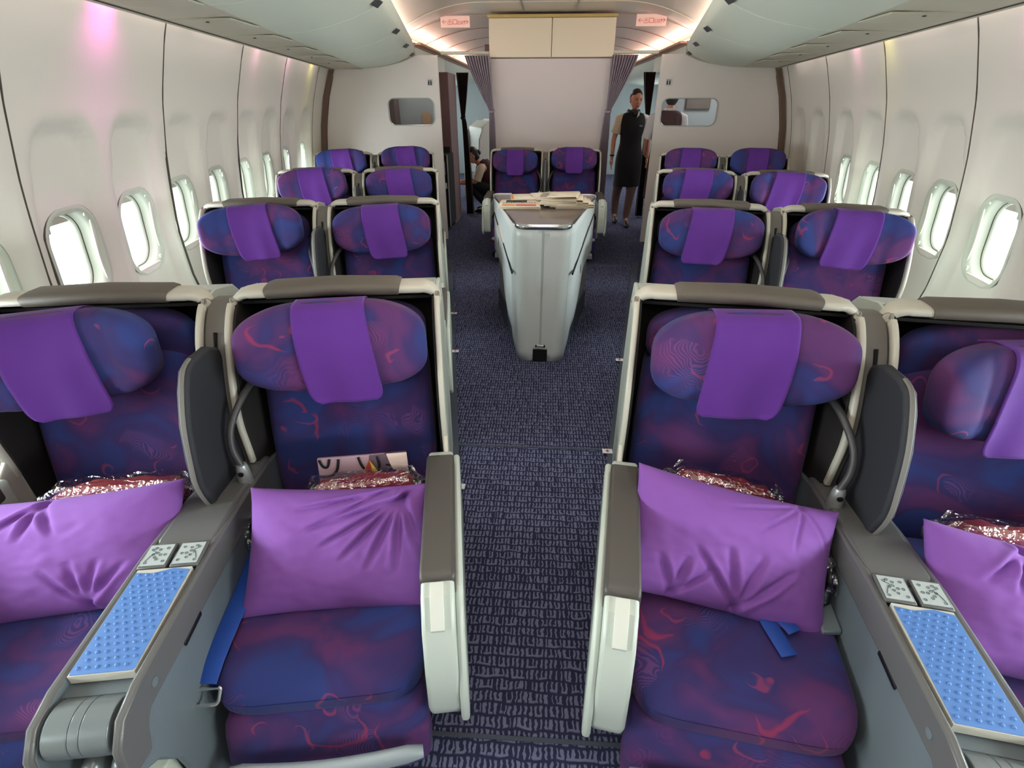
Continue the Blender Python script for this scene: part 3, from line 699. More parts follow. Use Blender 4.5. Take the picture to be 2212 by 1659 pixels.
# ================================================================== SEATS
# seat frame: x across, y aft, z up; shell crown centre at x=0,y=0; console on +x
RIM = [(0, 1.068), (-.05, 1.045), (-.10, .99), (-.135, .92), (-.165, .84), (-.18, .76), (-.175, .68), (-.17, .62)]
def build_seat(m):
    e = empty('airline_seat')
    K = dict(parent=e, mirror=m)
    rimp = smooth_path([(0, y, z) for y, z in RIM], 4); ry = [(p.y, p.z) for p in rimp]
    # outer shell: side wings, back, crown
    side = ry + [(-.17, .30), (.30, .30), (.36, .62), (.30, .95), (.18, 1.05), (.06, 1.075)]
    bm = BM(); prism(bm, side, 'x', -.297, -.285)
    side2 = ry + [(-.05, .55), (.30, .55), (.36, .62), (.30, .95), (.18, 1.05), (.06, 1.075)]
    prism(bm, side2, 'x', .272, .280)
    prism(bm, [(.30, .25), (.36, .62), (.30, .95), (.18, 1.05), (.05, 1.075), (.05, 1.055), (.17, 1.03), (.28, .94), (.34, .62), (.28, .25)], 'x', -.285, .272)
    obj('shell', bm, M['white'], bevel=.004, **K)
    bm = BM(); inset = [(y + .004, z - .006) for y, z in ry]
    prism(bm, inset + [(-.16, .35), (.16, .35), (.16, 1.05), (.05, 1.05)], 'x', -.284, -.276)
    prism(bm, inset + [(-.16, .56), (.16, .56), (.16, 1.05), (.05, 1.05)], 'x', .262, .271)
    box(bm, -.276, .262, .15, .165, .3, 1.03)
    prism(bm, [(.0, 1.045), (.0, 1.054), (.16, 1.05), (.16, 1.03)], 'x', -.276, .262)
    obj('shell_lining', bm, M['lining'], **K)
    # rim: pale tubular edge, broad at the two crown corners
    path = []; wu = []; wv = []
    def add(p, a, b): path.append(p); wu.append(a); wv.append(b)
    xs_ = -.291
    for y, z in reversed(ry[2:]): add((xs_, y, z), .0085, .012)
    add((xs_, -.012, 1.045), .012, .020)
    for i in range(1, 7):
        a = PI / 2 * i / 6; add((xs_ + .045 * (1 - math.cos(a)), .004 + .012 * i / 6, 1.042 + .035 * math.sin(a)), .013, .020 + .024 * i / 6)
    add((-.17, .018, 1.078), .014, .045)
    half = list(zip(path, wu, wv)); path, wu, wv = [], [], []
    xs_ = .277
    for y, z in reversed(ry[2:]): add((xs_, y, z), .0085, .012)
    add((xs_, -.012, 1.045), .012, .020)
    for i in range(1, 7):
        a = PI / 2 * i / 6; add((xs_ - .045 * (1 - math.cos(a)), .004 + .012 * i / 6, 1.042 + .035 * math.sin(a)), .013, .020 + .024 * i / 6)
    add((.17, .018, 1.078), .014, .045)
    allp = half + list(zip(path, wu, wv))[::-1]
    bm = BM(); fr_ = []
    rings = []
    P3 = [Vector(p) for p, _, _ in allp]
    for i, (p, a, c_) in enumerate(allp):
        t = (P3[min(i + 1, len(P3) - 1)] - P3[max(i - 1, 0)]).normalized(); side_v = (Vector((0, 1, 0)) - t * t.y).normalized()
        u = t.cross(side_v).normalized(); v_ = u.cross(t).normalized()
        rings.append([bm.verts.new(P3[i] + u * a * sp(math.cos(q), .6) + v_ * c_ * sp(math.sin(q), .6)) for q in [2 * PI * k_ / 14 for k_ in range(14)]])
    for a, c_ in zip(rings, rings[1:]):
        for k_ in range(14): bm.faces.new((a[k_], a[(k_ + 1) % 14], c_[(k_ + 1) % 14], c_[k_]))
    bm.faces.new(rings[0][::-1]); bm.faces.new(rings[-1]); bmesh.ops.recalc_face_normals(bm, faces=bm.faces[:])
    obj('rim', bm, M['rim'], ang=60, **K)
    bm = BM(); tube(bm, [(-.185, .018, 1.078), (-.172, .018, 1.081), (0, .02, 1.085), (.172, .018, 1.081), (.185, .018, 1.078)], [.018, .020, .021, .020, .018], [.049, .051, .053, .051, .049], n=16, up=(0, 0, 1), pw=.6)
    obj('bumper', bm, M['taupe'], ang=60, **K)
    # backrest
    def fb(p):
        x, y, z = p
        side_ = abs(x) / .25
        yy = y + .025 * (z / .3) * 1.0 + (.10 * (z) if 1 else 0)
        yy += -.022 * max(0, side_ - .55) * 2 if z < .18 else 0
        x *= 1.0 - .04 * max(0, z / .3)
        if z > .18:   # two rounded lobes at the top behind the headrest
            z += .02 * math.cos((abs(x) - .15) * 12) - .01
        yy += .006 * nz(x, z, 0, 9)
        return Vector((x, yy * 1.0, z))
    bm = BM(); superell(bm, (-.008, -.02, .665), (.25, .085, .255), .26, .45, 48, 30, fb)
    b = obj('backrest', bm, M['fabric'], ang=80, **K)
    bm = BM(); superell(bm, (-.015, .03, .945), (.236, .05, .095), .6, .5, 44, 22, lambda p: Vector((p.x, p.y - .03 * (p.x / .236) ** 2, p.z * (1 - .1 * (p.x / .236) ** 2))))
    obj('neck_cushion', bm, M['fabric'], ang=80, **K)
    # seat cushion, sloping edge, and lower front roll with leg rest
    def fs(p):
        x, y, z = p
        return Vector((x, y, z + .012 * math.sin((y + .1) * 5) * (1 if z > 0 else 0) + .004 * nz(x, y, 0, 10) + (-.02 if (y < -.24 and z > 0) else 0) * ((-y - .24) / .06)))
    bm = BM(); superell(bm, (-.002, -.47, .41), (.236, .31, .06), .35, .3, 44, 24, fs)
    obj('seat_cushion', bm, M['fabric'], ang=80, **K)
    def fl(p):
        x, y, z = p
        return Vector((x, y - .10 * (-z) * .6 + .006 * nz(x, z, 2, 9) - .012 * math.cos(z * 26), z))
    bm = BM(); superell(bm, (-.01, -.755, .245), (.225, .05, .13), .3, .35, 40, 26, fl)
    lr = obj('leg_rest', bm, M['fabric'], ang=80, **K)
    bm = BM(); tube(bm, [(lerp(-.225, .19, i / 12), -.842 - .020 * math.sin(PI * i / 12), .285 + .012 * math.sin(PI * i / 12)) for i in range(13)], [.008] + [.025] * 11 + [.008], [.013] * 13, n=10, up=(0, 0, 1), pw=.7)
    obj('leg_rest_bar', bm, M['silverbar'], parent=lr, mirror=m, ang=60)
    # plinth
    bm = BM(); box(bm, -.22, .22, -.62, .2, 0.02, .34); box(bm, -.26, -.2, -.5, .28, 0, .05); box(bm, .2, .25, -.5, .28, 0, .05)
    obj('seat_base', bm, M['lining'], bevel=.01, **K)
    # aisle-side armrest
    ap = [(-.245, .665), (-.27, .672), (-.69, .672), (-.74, .660), (-.785, .60), (-.81, .50), (-.82, .40), (-.80, .345), (-.765, .335), (-.70, .42), (-.60, .46), (-.245, .46)]
    bm = BM(); prism(bm, ap, 'x', -.315, -.245)
    ap2 = [(-.24, .650), (-.70, .640), (-.785, .56), (-.825, .43), (-.825, .35), (-.79, .315), (-.74, .33), (-.62, .40), (-.24, .42)]
    prism(bm, ap2, 'x', -.333, -.314)
    ar = obj('armrest', bm, M['white'], bevel=.009, seg=3, **K)
    bm = BM(); prism(bm, [(-.275, .664), (-.285, .684), (-.69, .684), (-.708, .676), (-.712, .62), (-.275, .62)], 'x', -.318, -.242)
    obj('armrest_pad', bm, M['pad'], parent=ar, mirror=m, bevel=.009, seg=3)
    bm = BM(); prism(bm, [(-.714, .6735), (-.744, .6665), (-.787, .6155), (-.78, .60), (-.74, .65), (-.714, .66)], 'x', -.293, -.265)
    obj('armrest_button', bm, M['farseat'], parent=ar, mirror=m, bevel=.0008)
    bm = BM(); prism(bm, [(-.18, .68), (-.30, .60), (-.30, .40), (-.12, .40), (-.12, .6)], 'x', -.300, -.286); obj('armrest_hinge', bm, M['rim'], parent=ar, mirror=m, bevel=.004)
    # reading lamp on a gooseneck
    g = smooth_path([(.235, .06, .86), (.225, -.04, .865), (.245, -.16, .85), (.272, -.235, .79), (.276, -.262, .73), (.262, -.27, .675)], 6)
    bm = BM(); tube(bm, g, .0095, n=10)
    la = obj('reading_lamp', bm, M['neck'], ang=60, **K)
    bm = BM(); prof = [(.013, 0), (.0165, -.012), (.0185, -.04), (.020, -.062), (.018, -.068), (.006, -.069)]
    lathe(bm, prof[::-1], (.2615, -.272, .682), 16); lh = obj('lamp_head', bm, M['silver'], parent=la, mirror=m, ang=60)
    bm = BM(); lathe(bm, [(.0075, 0), (.0075, .004)], (0, 0, 0), 12, Matrix.Translation((.2615, -.287, .660)) @ Matrix.Rotation(R(90), 4, 'X')); obj('lamp_switch', bm, M['black'], parent=la, mirror=m)
    return e
def build_head(m, variant):
    """headrest with its towel; origin at headrest centre"""
    def fh(p):
        x, y, z = p
        w = abs(x) / .245
        y -= .045 * w * w
        z *= (1 - .22 * w ** 3)
        y -= .008 * math.exp(-((abs(x) - .135) / .016) ** 2) * (-1 if y < 0 else 0)   # seam groove
        return Vector((x, y, z))
    bm = BM(); superell(bm, (0, 0, 0), (.250, .062, .124), .5, .5, 64, 34, fh)
    h = obj('headrest', bm, M['fabric'], ang=80, mirror=m)
    lean = [.0, .028, -.03][variant]; ww = [.090, .092, .098][variant]
    bm = BM()
    zt, zb = .122, -.150
    def front(x, z):   # y of the headrest's front face
        t = min(.999, abs(z) / .122); y = -.062 * (1 - t ** (2 / .5)) ** (.5 / 2) if abs(z) < .122 else 0
        return y - .045 * (x / .245) ** 2
    def ft(u, v):
        if v < .12:      # lies over the top
            t = v / .12; z = zt + .006; y = lerp(.055, .0, t); x = lerp(-ww, ww, u); return Vector((x, y, z - .01 * (1 - t)))
        t = (v - .12) / .88; z = lerp(zt + .004, zb, t); x = lerp(-ww, ww, u) * (1 + .07 * math.sin(t * PI * .8)) + lean * t * t
        y = front(x - lean * t * t, max(z, -.09)) - .007
        if z < -.055:
            q = min(1, (-.055 - z) / .12); y = lerp(front(x, -.055), -.062, q) - .007
        if t > .86:
            q = (t - .86) / .14; c = 1 - math.sqrt(max(0, 1 - q * q)); x = (x - lean) * (1 - .22 * c) + lean; 
        y += -.004 * math.sin(u * 9 + variant * 2) * t + .003 * nz(u * 3, t * 3, variant * 5.0)
        return Vector((x, y, z))
    sheet(bm, ft, 24, 40)
    o = obj('headrest_cloth', bm, M['towel'], h, mirror=m, ang=80, solid=.003)
    bm = BM(); box(bm, ww + .002, ww + .018, -.052, -.045, .086, .108); obj('care_tag', bm, M['tag'], h, mirror=m)
    return h
SEAT = {m: build_seat(m) for m in (1, -1)}
HEAD = {(v): build_head(1, v) for v in (0, 1, 2)}

def build_console():
    e = empty('seat_console')
    prof = [(-.10, .585), (-.16, .60), (-.34, .625), (-.50, .637), (-.54, .645), (-.86, .652), (-.915, .640), (-.945, .605), (-.955, .56), (-.94, .515), (-.90, .48), (-.86, .40), (-.835, .20), (-.83, 0), (.0, 0), (.0, .55)]
    bm = BM(); prism(bm, [(y, z - .02) for y, z in prof[:12]] + prof[11:], 'x', -.062, .062) if 0 else None
    inner = [(-.10, .57), (-.34, .61), (-.52, .625), (-.86, .632), (-.875, .60), (-.87, .50), (-.83, .42), (-.81, 0), (0, 0), (0, .55)]
    prism(bm, inner, 'x', -.060, .060); obj('console_body', bm, M['console'], e)
    for s in (-1, 1):
        bm = BM(); prism(bm, prof, 'x', min(s * .060, s * .074), max(s * .060, s * .074)); obj('side_panel', bm, M['console'], e, bevel=.004, seg=2)
        bm = BM(); pr = [(-.14, .600), (-.34, .629), (-.54, .649), (-.86, .656), (-.918, .644), (-.95, .607), (-.958, .56), (-.945, .53), (-.90, .52), (-.88, .57), (-.86, .585), (-.50, .565), (-.20, .55)]
        prism(bm, pr, 'x', min(s * .0605, s * .0765), max(s * .0605, s * .0765)); c = obj('side_rail', bm, M['consoletop'], e, bevel=.005, seg=2)
        bm = BM(); box(bm, s * .0765 - .002, s * .0765 + .002, -.735, -.66, .572, .582); obj('slot', bm, M['black'], c, bevel=.001)
        bm = BM(); lathe(bm, [(.009, -.001), (.009, .002)], (0, 0, 0), 16, Matrix.Translation((s * .0765, -.835, .615)) @ Matrix.Rotation(R(90) * s, 4, 'Y')); obj('screw_cap', bm, M['console'], c)
    bm = BM(); prism(bm, [(-.12, .60), (-.16, .612), (-.34, .638), (-.50, .646), (-.52, .64), (-.52, .60), (-.12, .55)], 'x', -.068, .068); obj('console_top', bm, M['consoletop'], e, bevel=.01, seg=3)
    # two control panels
    for s in (-1, 1):
        bm = BM(); M_ = Matrix.Translation((s * .034, -.560, .652)) @ Matrix.Rotation(R(3), 4, 'X')
        box(bm, -.030, .030, -.034, .034, -.004, .004, M_); p = obj('control_frame', bm, M['consoletop'], e, bevel=.002)
        bm = BM(); box(bm, -.026, .026, -.028, .029, .0042, .0052, M_); obj('control_panel', bm, M['panel'], p)
        bm = BM()
        for (x, y) in ((-.006, 0), (.002, .006), (.004, -.006), (-.002, -.012), (.010, .002), (.016, .016), (.010, .020), (-.016, .018), (-.018, -.018), (.018, -.020), (.0, .015), (-.016, .0)):
            q = [(s * x + .0028 * math.cos(a), y + .0028 * math.sin(a)) for a in [2 * PI * i / 8 for i in range(9)]]
            tube(bm, [M_ @ Vector((a, b, .0056)) for a, b in q], .0006, n=4, cap=False)
        tube(bm, [M_ @ Vector((s * x, y, .0056)) for x, y in ((.020, -.016), (.014, -.002), (.006, .008), (.016, .014))], .0007, n=4)
        obj('control_symbols', bm, M['ink'], p)
    # blue dimpled pad
    bm = BM(); prism(bm, [(-.053, -.835), (.053, -.835), (.055, -.83), (.055, -.608), (.02, -.602), (-.02, -.612), (-.055, -.608), (-.055, -.83)], 'z', .640, .657)
    for j in range(15):
        for i in range(6):
            x = -.046 + .0165 * i + (.008 if j % 2 else 0); y = -.823 + .0148 * j
            if x > .049: continue
            superell(bm, (x, y, .657), (.0034, .0034, .0028), 1, 1, 10, 8)
    obj('cocktail_pad', bm, M['bluepad'], e)
    bm = BM(); box(bm, -.0565, .0565, -.837, -.600, .636, .6555); obj('pad_surround', bm, M['rim'], e)
    # hinge drum of the fold-out table arms and the two stops under it
    for a, b in ((-.052, -.012), (-.011, .006), (.007, .052)):
        bm = BM(); lathe(bm, [(.046, a), (.046, b)], (0, 0, 0), 28, Matrix.Translation((0, -.895, .600)) @ Matrix.Rotation(R(90), 4, 'Y')); obj('hinge_drum', bm, M['drum'], e, bevel=.0015)
    bm = BM(); box(bm, -.055, .055, -.885, -.80, .585, .63); obj('hinge_recess', bm, M['matte_black'], e)
    for x in (-.022, .028):
        bm = BM(); prism(bm, [(-.90, .40), (-.915, .37), (-.915, 0), (-.84, 0), (-.84, .40)], 'x', x - .018, x + .018); obj('table_arm', bm, M['bin'], e, bevel=.006, seg=2)
        bm = BM(); superell(bm, (x, -.90, .485), (.02, .035, .045), .7, .7, 16, 10); obj('hinge_knuckle', bm, M['drum'], e)
    # centre post between the two shells, following the rims
    rp = smooth_path([(0, y, z) for y, z in RIM], 4)
    bm = BM(); pts = [(p.y + .006, p.z - .008) for p in rp] + [(-.16, .55), (.25, .55), (.25, .98), (.05, 1.055)]
    prism(bm, pts, 'x', -.032, .032); po = obj('centre_post', bm, M['shellgrey'], e, bevel=.006, seg=2)
    bm = BM(); q = smooth_path([(0, -.082, .995), (0, -.115, .935), (0, -.14, .88)], 4); tube(bm, [(0, p.y - .004, p.z) for p in q], .005, .009, n=8, up=(1, 0, 0)); obj('post_slot', bm, M['matte_black'], po)
    # privacy divider: thick rounded paddle standing out from the post
    pl = [(-.115, .965), (-.165, .99), (-.25, .995), (-.29, .985), (-.325, .945), (-.365, .87), (-.39, .78), (-.40, .71), (-.375, .63), (-.335, .595), (-.20, .60), (-.12, .63), (-.10, .76), (-.10, .88)]
    bm = BM(); prism(bm, pl, 'x', -.014, .014); d = obj('privacy_divider', bm, M['screen'], e, bevel=.010, seg=3)
    bm = BM(); edge = smooth_path([(0, y, z) for y, z in pl[2:10]], 3); tube(bm, edge, .006, .004, n=6, up=(1, 0, 0)); obj('divider_edge', bm, M['shellgrey'], d)
    return e
CONSOLE = build_console()

SP = .315
ROWS = [('front', (-.905, 1.325), 9.5, (.872, 1.324), -8.2), ('second', (-1.18, 2.783), 9.5, (1.175, 2.77), -8.5), ('third', (-1.46, 4.22), 10.5, (1.48, 4.24), -9.5), ('fourth', (-1.80, 5.78), 10.5, (1.79, 5.74), -10.5)]
# headrest placement per seat: (dx, dy, dz, yaw, roll, cloth variant, cloth dx)
HP = {('front', -1, 1): (-.08, -.12, .955, 10, -2, 1, 0), ('front', -1, -1): (.008, -.11, .957, 3, 0, 1, 0), ('front', 1, 1): (.005, -.11, .953, 3, -2, 2, 0), ('front', 1, -1): (.04, -.10, .92, 8, -2, 2, 0),
      ('second', -1, 1): (-.03, -.10, .965, 5, -3, 1, 0), ('second', -1, -1): (.0, -.10, .955, 0, -2, 1, 0), ('second', 1, 1): (0, -.09, .955, 0, 0, 2, 0), ('second', 1, -1): (.02, -.11, .975, -3, 2, 2, 0),
      ('third', -1, 1): (-.02, -.09, .985, 4, -3, 1, 0), ('third', -1, -1): (.0, -.09, .975, 0, -1, 1, 0), ('third', 1, 1): (0, -.09, .985, 2, 0, 2, 0), ('third', 1, -1): (.0, -.10, .98, -3, 2, 2, 0),
      ('fourth', -1, 1): (-.02, -.07, 1.0, 3, -2, 1, 0), ('fourth', -1, -1): (.01, -.07, 1.02, 0, -1, 1, 0), ('fourth', 1, 1): (0, -.07, 1.02, 0, 0, 0, 0), ('fourth', 1, -1): (0, -.07, 1.03, 0, 0, 0, 0),
      ('center', 0, 1): (-.02, -.08, .965, 0, 0, 0, 0), ('center', 0, -1): (0, -.08, .99, 0, 0, 0, 0)}
used = set(); FRONT = {}; PENDING = []
def place_seat(key, m, x, y, rz, label, group):
    if m in used: o = copy_tree(SEAT[m])
    else: o = SEAT[m]; used.add(m)
    o.location = (x, y, 0); o.rotation_euler = (0, 0, rz); tag(o, label, 'seat', group)
    PENDING.append((o, key)); return o
def place_pair(row, side, c, ang):
    a = R(ang); ex = Vector((math.cos(a), math.sin(a)))
    where = {-1: 'left', 1: 'right', 0: 'centre'}[side]
    for m in (1, -1):
        p = Vector(c) - ex * SP * m
        pos = ('window' if m == 1 else 'aisle') if side == -1 else (('aisle' if m == 1 else 'window') if side == 1 else None)
        if side: lab = 'purple patterned %s seat in the %s row on the %s side' % (pos, row, where); 
        else: lab = 'dark violet seat against the centre partition, %s one of the pair' % ('left' if m == 1 else 'right')
        FRONT[(row, side, m)] = place_seat((row, side, m), m, p.x, p.y, a, lab, ('seats of the %s row' % row) if side else 'centre seats')
    o = CONSOLE if 'c' not in used else copy_tree(CONSOLE); used.add('c')
    o.location = (c[0], c[1], 0); o.rotation_euler = (0, 0, a)
    tag(o, ('grey console with blue pad between the two %s row seats on the %s' % (row, where)) if side else 'grey console between the two dark seats at the centre partition', 'console', 'seat consoles')
    FRONT[(row, side, 'c')] = o
for row, l, la_, r, ra in ROWS:
    place_pair(row, -1, l, la_); place_pair(row, 1, r, ra)
place_pair('center', 0, (0, 6.27), 0)
for o, key in PENDING:
    dx, dy, dz, yaw, roll, v, _ = HP[key]
    if ('h', v) in used: h = copy_tree(HEAD[v])
    else: h = HEAD[v]; used.add(('h', v))
    h.parent = o; h.location = (dx, dy, dz); h.rotation_euler = (R(-12), R(roll), R(yaw))
bpy.context.view_layer.update()

# ---- seat belts showing on the two front aisle seats
def seat_mat(key):
    o = FRONT[key]; return Matrix.Translation(o.location) @ Matrix.Rotation(o.rotation_euler.z, 4, 'Z')
def flat_strap(bm, pts, w_, th=.0015, side=None):
    tube(bm, pts, w_ / 2, th, n=8, up=side or (1, 0, 0), pw=.35)
o = FRONT[('front', -1, -1)]
bm = BM(); flat_strap(bm, smooth_path([(-.215, -.30, .52), (-.216, -.40, .492), (-.214, -.52, .486), (-.216, -.62, .484), (-.222, -.70, .474), (-.228, -.745, .455)], 5), .05, side=(1, .2, .2))
b_ = obj('seat_belt', bm, M['belt'], o); 
bm = BM(); t_ = [(x, -.765 + y * .9, .440 + y * .5) for x, y in [(a - .230, b) for a, b in rrect(.034, .015, .006, 3)]]; tube(bm, t_ + t_[:1], .0035, .004, n=6, cap=False); obj('buckle', bm, M['chrome'], b_)
o = FRONT[('front', 1, 1)]
bm = BM(); flat_strap(bm, [(.055, -.50, .487), (.075, -.57, .486), (.10, -.635, .482)], .038, side=(.8, .5, 0)); flat_strap(bm, [(.08, -.50, .489), (.115, -.56, .489), (.125, -.575, .488)], .036, side=(.7, .7, 0))
obj('seat_belt', bm, M['belt'], o)

# ---- pillows
def pillow(key, c, hw, hh, th, rx, rz, ry, label, seed, creases):
    M_ = seat_mat(key)
    bm = BM()
    def f(u, v):
        x, z = 2 * u - 1, 2 * v - 1
        return x, z
    def surf(x, z, sgn):
        e = max(0, (1 - abs(x) ** 3.2)) ** .55 * max(0, (1 - abs(z) ** 3.2)) ** .55
        px = x * hw * (1 - .06 * (1 - z * z)); pz = z * hh * (1 - .07 * (1 - x * x))
        y = sgn * th * e
        if sgn < 0:
            for (ax, az, bx, bz, wd, dp) in creases:
                d = Vector((bx - ax, bz - az)); L_ = d.length; d.normalize(); q = Vector((x - ax, z - az)); t = q.dot(d) / L_; n_ = q.x * d.y - q.y * d.x
                if -.2 < t < 1.1: y += dp * math.exp(-(n_ / wd) ** 2) * math.sin(max(0, min(1, (t + .2) / 1.3)) * PI) ** .7 - dp * .5 * math.exp(-((n_ - wd * 1.6) / wd) ** 2) * max(0, math.sin(max(0, min(1, (t + .2) / 1.3)) * PI))
        y += .008 * nz(x * 2, z * 2, seed * 1.7) * e + .0025 * nz(x * 7, z * 7, seed) * e
        return Vector((px, y, pz))
    n1, n2 = 130, 84
    A = sheet(bm, lambda u, v: surf(2 * u - 1, 2 * v - 1, -1), n1, n2)
    B = sheet(bm, lambda u, v: surf(2 * (1 - u) - 1, 2 * v - 1, 1), n1, n2)
    bmesh.ops.remove_doubles(bm, verts=bm.verts[:], dist=.0006)
    o = obj('pillow', bm, M['pillow'], ang=90); o.matrix_world = M_ @ Matrix.Translation(c) @ Euler((R(rx), R(ry), R(rz)), 'ZXY').to_matrix().to_4x4()
    tag(o, label, 'pillow', 'small pillows'); return o
fan = lambda cx, cz, L_, a0, a1, n_, wd=.040, dp=.013: [(cx, cz, cx + L_ * math.cos(R(lerp(a0, a1, i / (n_ - 1)))), cz + L_ * math.sin(R(lerp(a0, a1, i / (n_ - 1)))) , wd, dp) for i in range(n_)]
pillow(('front', -1, -1), (.022, -.49, .565), .225, .155, .065, -42, 0, 3, 'purple pillow creased at one corner on the left aisle seat under a pink paper bag', 1, fan(.72, .8, 1.1, 205, 285, 6) + fan(.5, .9, .9, 195, 215, 2))
pillow(('front', 1, 1), (-.022, -.445, .585), .25, .155, .065, -42, 0, 9, 'purple pillow leaning askew on the right aisle seat above loose blue belt ends', 2, fan(.1, -.9, .9, 60, 120, 4) + fan(-.5, -.9, .6, 60, 110, 3) + fan(.6, .95, .7, 200, 300, 4, .025, .006))
pillow(('front', -1, 1), (.0, -.445, .57), .27, .15, .075, -45, 0, -5, 'purple pillow on the left window seat, cut by the left edge of the photo', 3, fan(-.2, .9, .6, 230, 290, 3) + fan(.3, -.9, .7, 60, 120, 4))
pillow(('front', 1, -1), (-.005, -.49, .57), .25, .15, .075, -45, 0, 8, 'purple pillow on the right window seat, cut by the right edge of the photo', 4, fan(-.3, .9, .7, 240, 300, 4) + fan(.3, -.9, .7, 60, 120, 3))

# ---- blankets folded in clear plastic behind the pillows
def blanket(key, c, hw, ry, rz, label, seed):
    M_ = seat_mat(key); e = empty('blanket_pack'); e.matrix_world = M_ @ Matrix.Translation(c) @ Euler((R(-10), R(ry), R(rz))).to_matrix().to_4x4(); tag(e, label, 'blanket', 'wrapped blankets')
    def fr_(p):
        return Vector((p.x, p.y * (1 + .15 * nz(p.x, p.z, 0, 20, seed)), p.z + .010 * nz(p.x, p.y, p.z, 18, seed) + .006 * nz(p.x, p.y, p.z, 55, seed)))
    bm = BM(); superell(bm, (0, 0, 0), (hw, .035, .05), .5, .35, 60, 18, fr_); obj('folded_blanket', bm, M['red'], e, ang=80)
    def fp(p):
        t = abs(p.x) / (hw * 1.0); k = 1 if t < 1 else max(.35, 1.3 - .6 * t)
        return Vector((p.x, p.y * k + .008 * nz(p.x, p.y, p.z, 30, seed + 3), p.z * k + .012 * nz(p.x, p.y, p.z, 26, seed + 5)))
    bm = BM(); superell(bm, (0, 0, .002), (hw * 1.28, .045, .062), .5, .3, 80, 20, fp); obj('plastic_wrap', bm, M['plastic'], e, ang=40)
blanket(('front', -1, 1), (.03, -.27, .59), .17, -2, 0, 'red blanket in clear plastic on the left window seat behind the pillow', 1)
blanket(('front', -1, -1), (.065, -.33, .598), .14, -4, 0, 'red blanket in clear plastic on the left aisle seat below the pink bag', 2)
blanket(('front', 1, 1), (-.01, -.27, .61), .135, 10, 0, 'red blanket in clear plastic on the right aisle seat behind the pillow', 3)
blanket(('front', 1, -1), (.05, -.31, .59), .17, 4, 0, 'pinkish-red blanket in clear plastic on the right window seat behind the pillow', 4)

# ---- pink printed paper bag tucked behind the blanket on the left aisle seat
M_ = seat_mat(('front', -1, -1)); e = empty('paper_bag'); e.matrix_world = M_ @ Matrix.Translation((.050, -.270, .590)) @ Euler((R(-14), R(-1), 0)).to_matrix().to_4x4()
tag(e, 'flat pink and purple printed paper bag with black shapes on the left aisle seat', 'paper bag')
bm = BM(); box(bm, -.115, .075, -.006, .006, -.07, .085); obj('bag_body', bm, M['pinkpaper'], e, bevel=.003)
bm = BM(); prism(bm, [(.005, -.07), (.03, .084), (.132, .085), (.132, -.07)], 'y', -.0068, .0068); obj('purple_side', bm, M['purplepaper'], e)
bm = BM(); prism(bm, [(.078, .086), (.135, .086), (.137, 0), (.10, .0)], 'y', -.009, -.007); obj('folded_flap', bm, M['tag'], e)
bm = BM(); B_ = lambda pts, r=.004: tube(bm, [(x, -.0085, z) for x, z in smooth_path([(a, b, 0) for a, b in pts], 4) for x, z in [(x, z)]] if 0 else [(p.x, -.0085, p.y) for p in smooth_path([(a, b, 0) for a, b in pts], 4)], r, .0015, n=6, up=(0, 0, 1))
B_([(-.055, .08), (-.062, .05), (-.075, .035), (-.095, .03), (-.112, .032)]); B_([(-.108, .082), (-.10, .062), (-.088, .06), (-.08, .082)]); B_([(.0, .082), (.01, .05), (.035, .03), (.05, .02)]); B_([(.052, .08), (.055, .055), (.05, .03)]); B_([(-.08, .01), (-.05, .012), (-.03, -.01), (-.01, -.02)]); B_([(-.02, .02), (.01, .022), (.02, .01)])
obj('printed_outlines', bm, M['black'], e)
bm = BM(); prism(bm, [(.006, -.03), (.008, .035), (.03, .070), (.075, -.01), (.07, -.03)], 'y', -.0105, -.0085); obj('yellow_shape', bm, M['yellowpaper'], e)
bm = BM(); prism(bm, [(.012, .038), (.030, .074), (.036, .03)], 'y', -.0125, -.0105); obj('brown_shape', bm, M['red'], e)
bm = BM(); prism(bm, [(.072, .055), (.086, .055), (.094, .036), (.102, .036), (.108, .012), (.092, .018), (.096, .026), (.080, .032), (.085, .042)], 'y', -.0095, -.0078); obj('zigzag', bm, M['black'], e)
def crumple(name, key, c, r, m, label, cat, seed, rz=0):
    M_ = seat_mat(key)
    def fc(p): k = 1 + .35 * nz(p.x, p.y, p.z, 22, seed) + .2 * nz(p.x, p.y, p.z, 60, seed); return p * k
    bm = BM(); superell(bm, (0, 0, 0), r, .8, .8, 36, 24, fc); o = obj(name, bm, m, ang=25); o.matrix_world = M_ @ Matrix.Translation(c) @ Matrix.Rotation(R(rz), 4, 'Z'); tag(o, label, cat)
    def fc2(p): k = 1.14 + .35 * nz(p.x, p.y, p.z, 22, seed + 2) + .3 * nz(p.x, p.y, p.z, 50, seed); return p * k
    bm = BM(); superell(bm, (0, 0, 0), r, .8, .8, 30, 20, fc2); obj('clear_bag', bm, M['plastic'], o, ang=20)
crumple('headphone_pack', ('front', -1, -1), (.200, -.315, .555), (.030, .03, .060), M['black'], 'black crumpled plastic pack beside the pink bag on the left aisle seat', 'plastic pack', 3)
crumple('headphone_pack', ('front', -1, -1), (-.225, -.335, .50), (.022, .07, .05), M['black'], 'black headphones in a clear bag wedged at the left console', 'plastic pack', 5)
crumple('headphone_pack', ('front', 1, 1), (.222, -.38, .52), (.022, .08, .05), M['black'], 'black headphones in a clear bag wedged at the right console', 'plastic pack', 8)
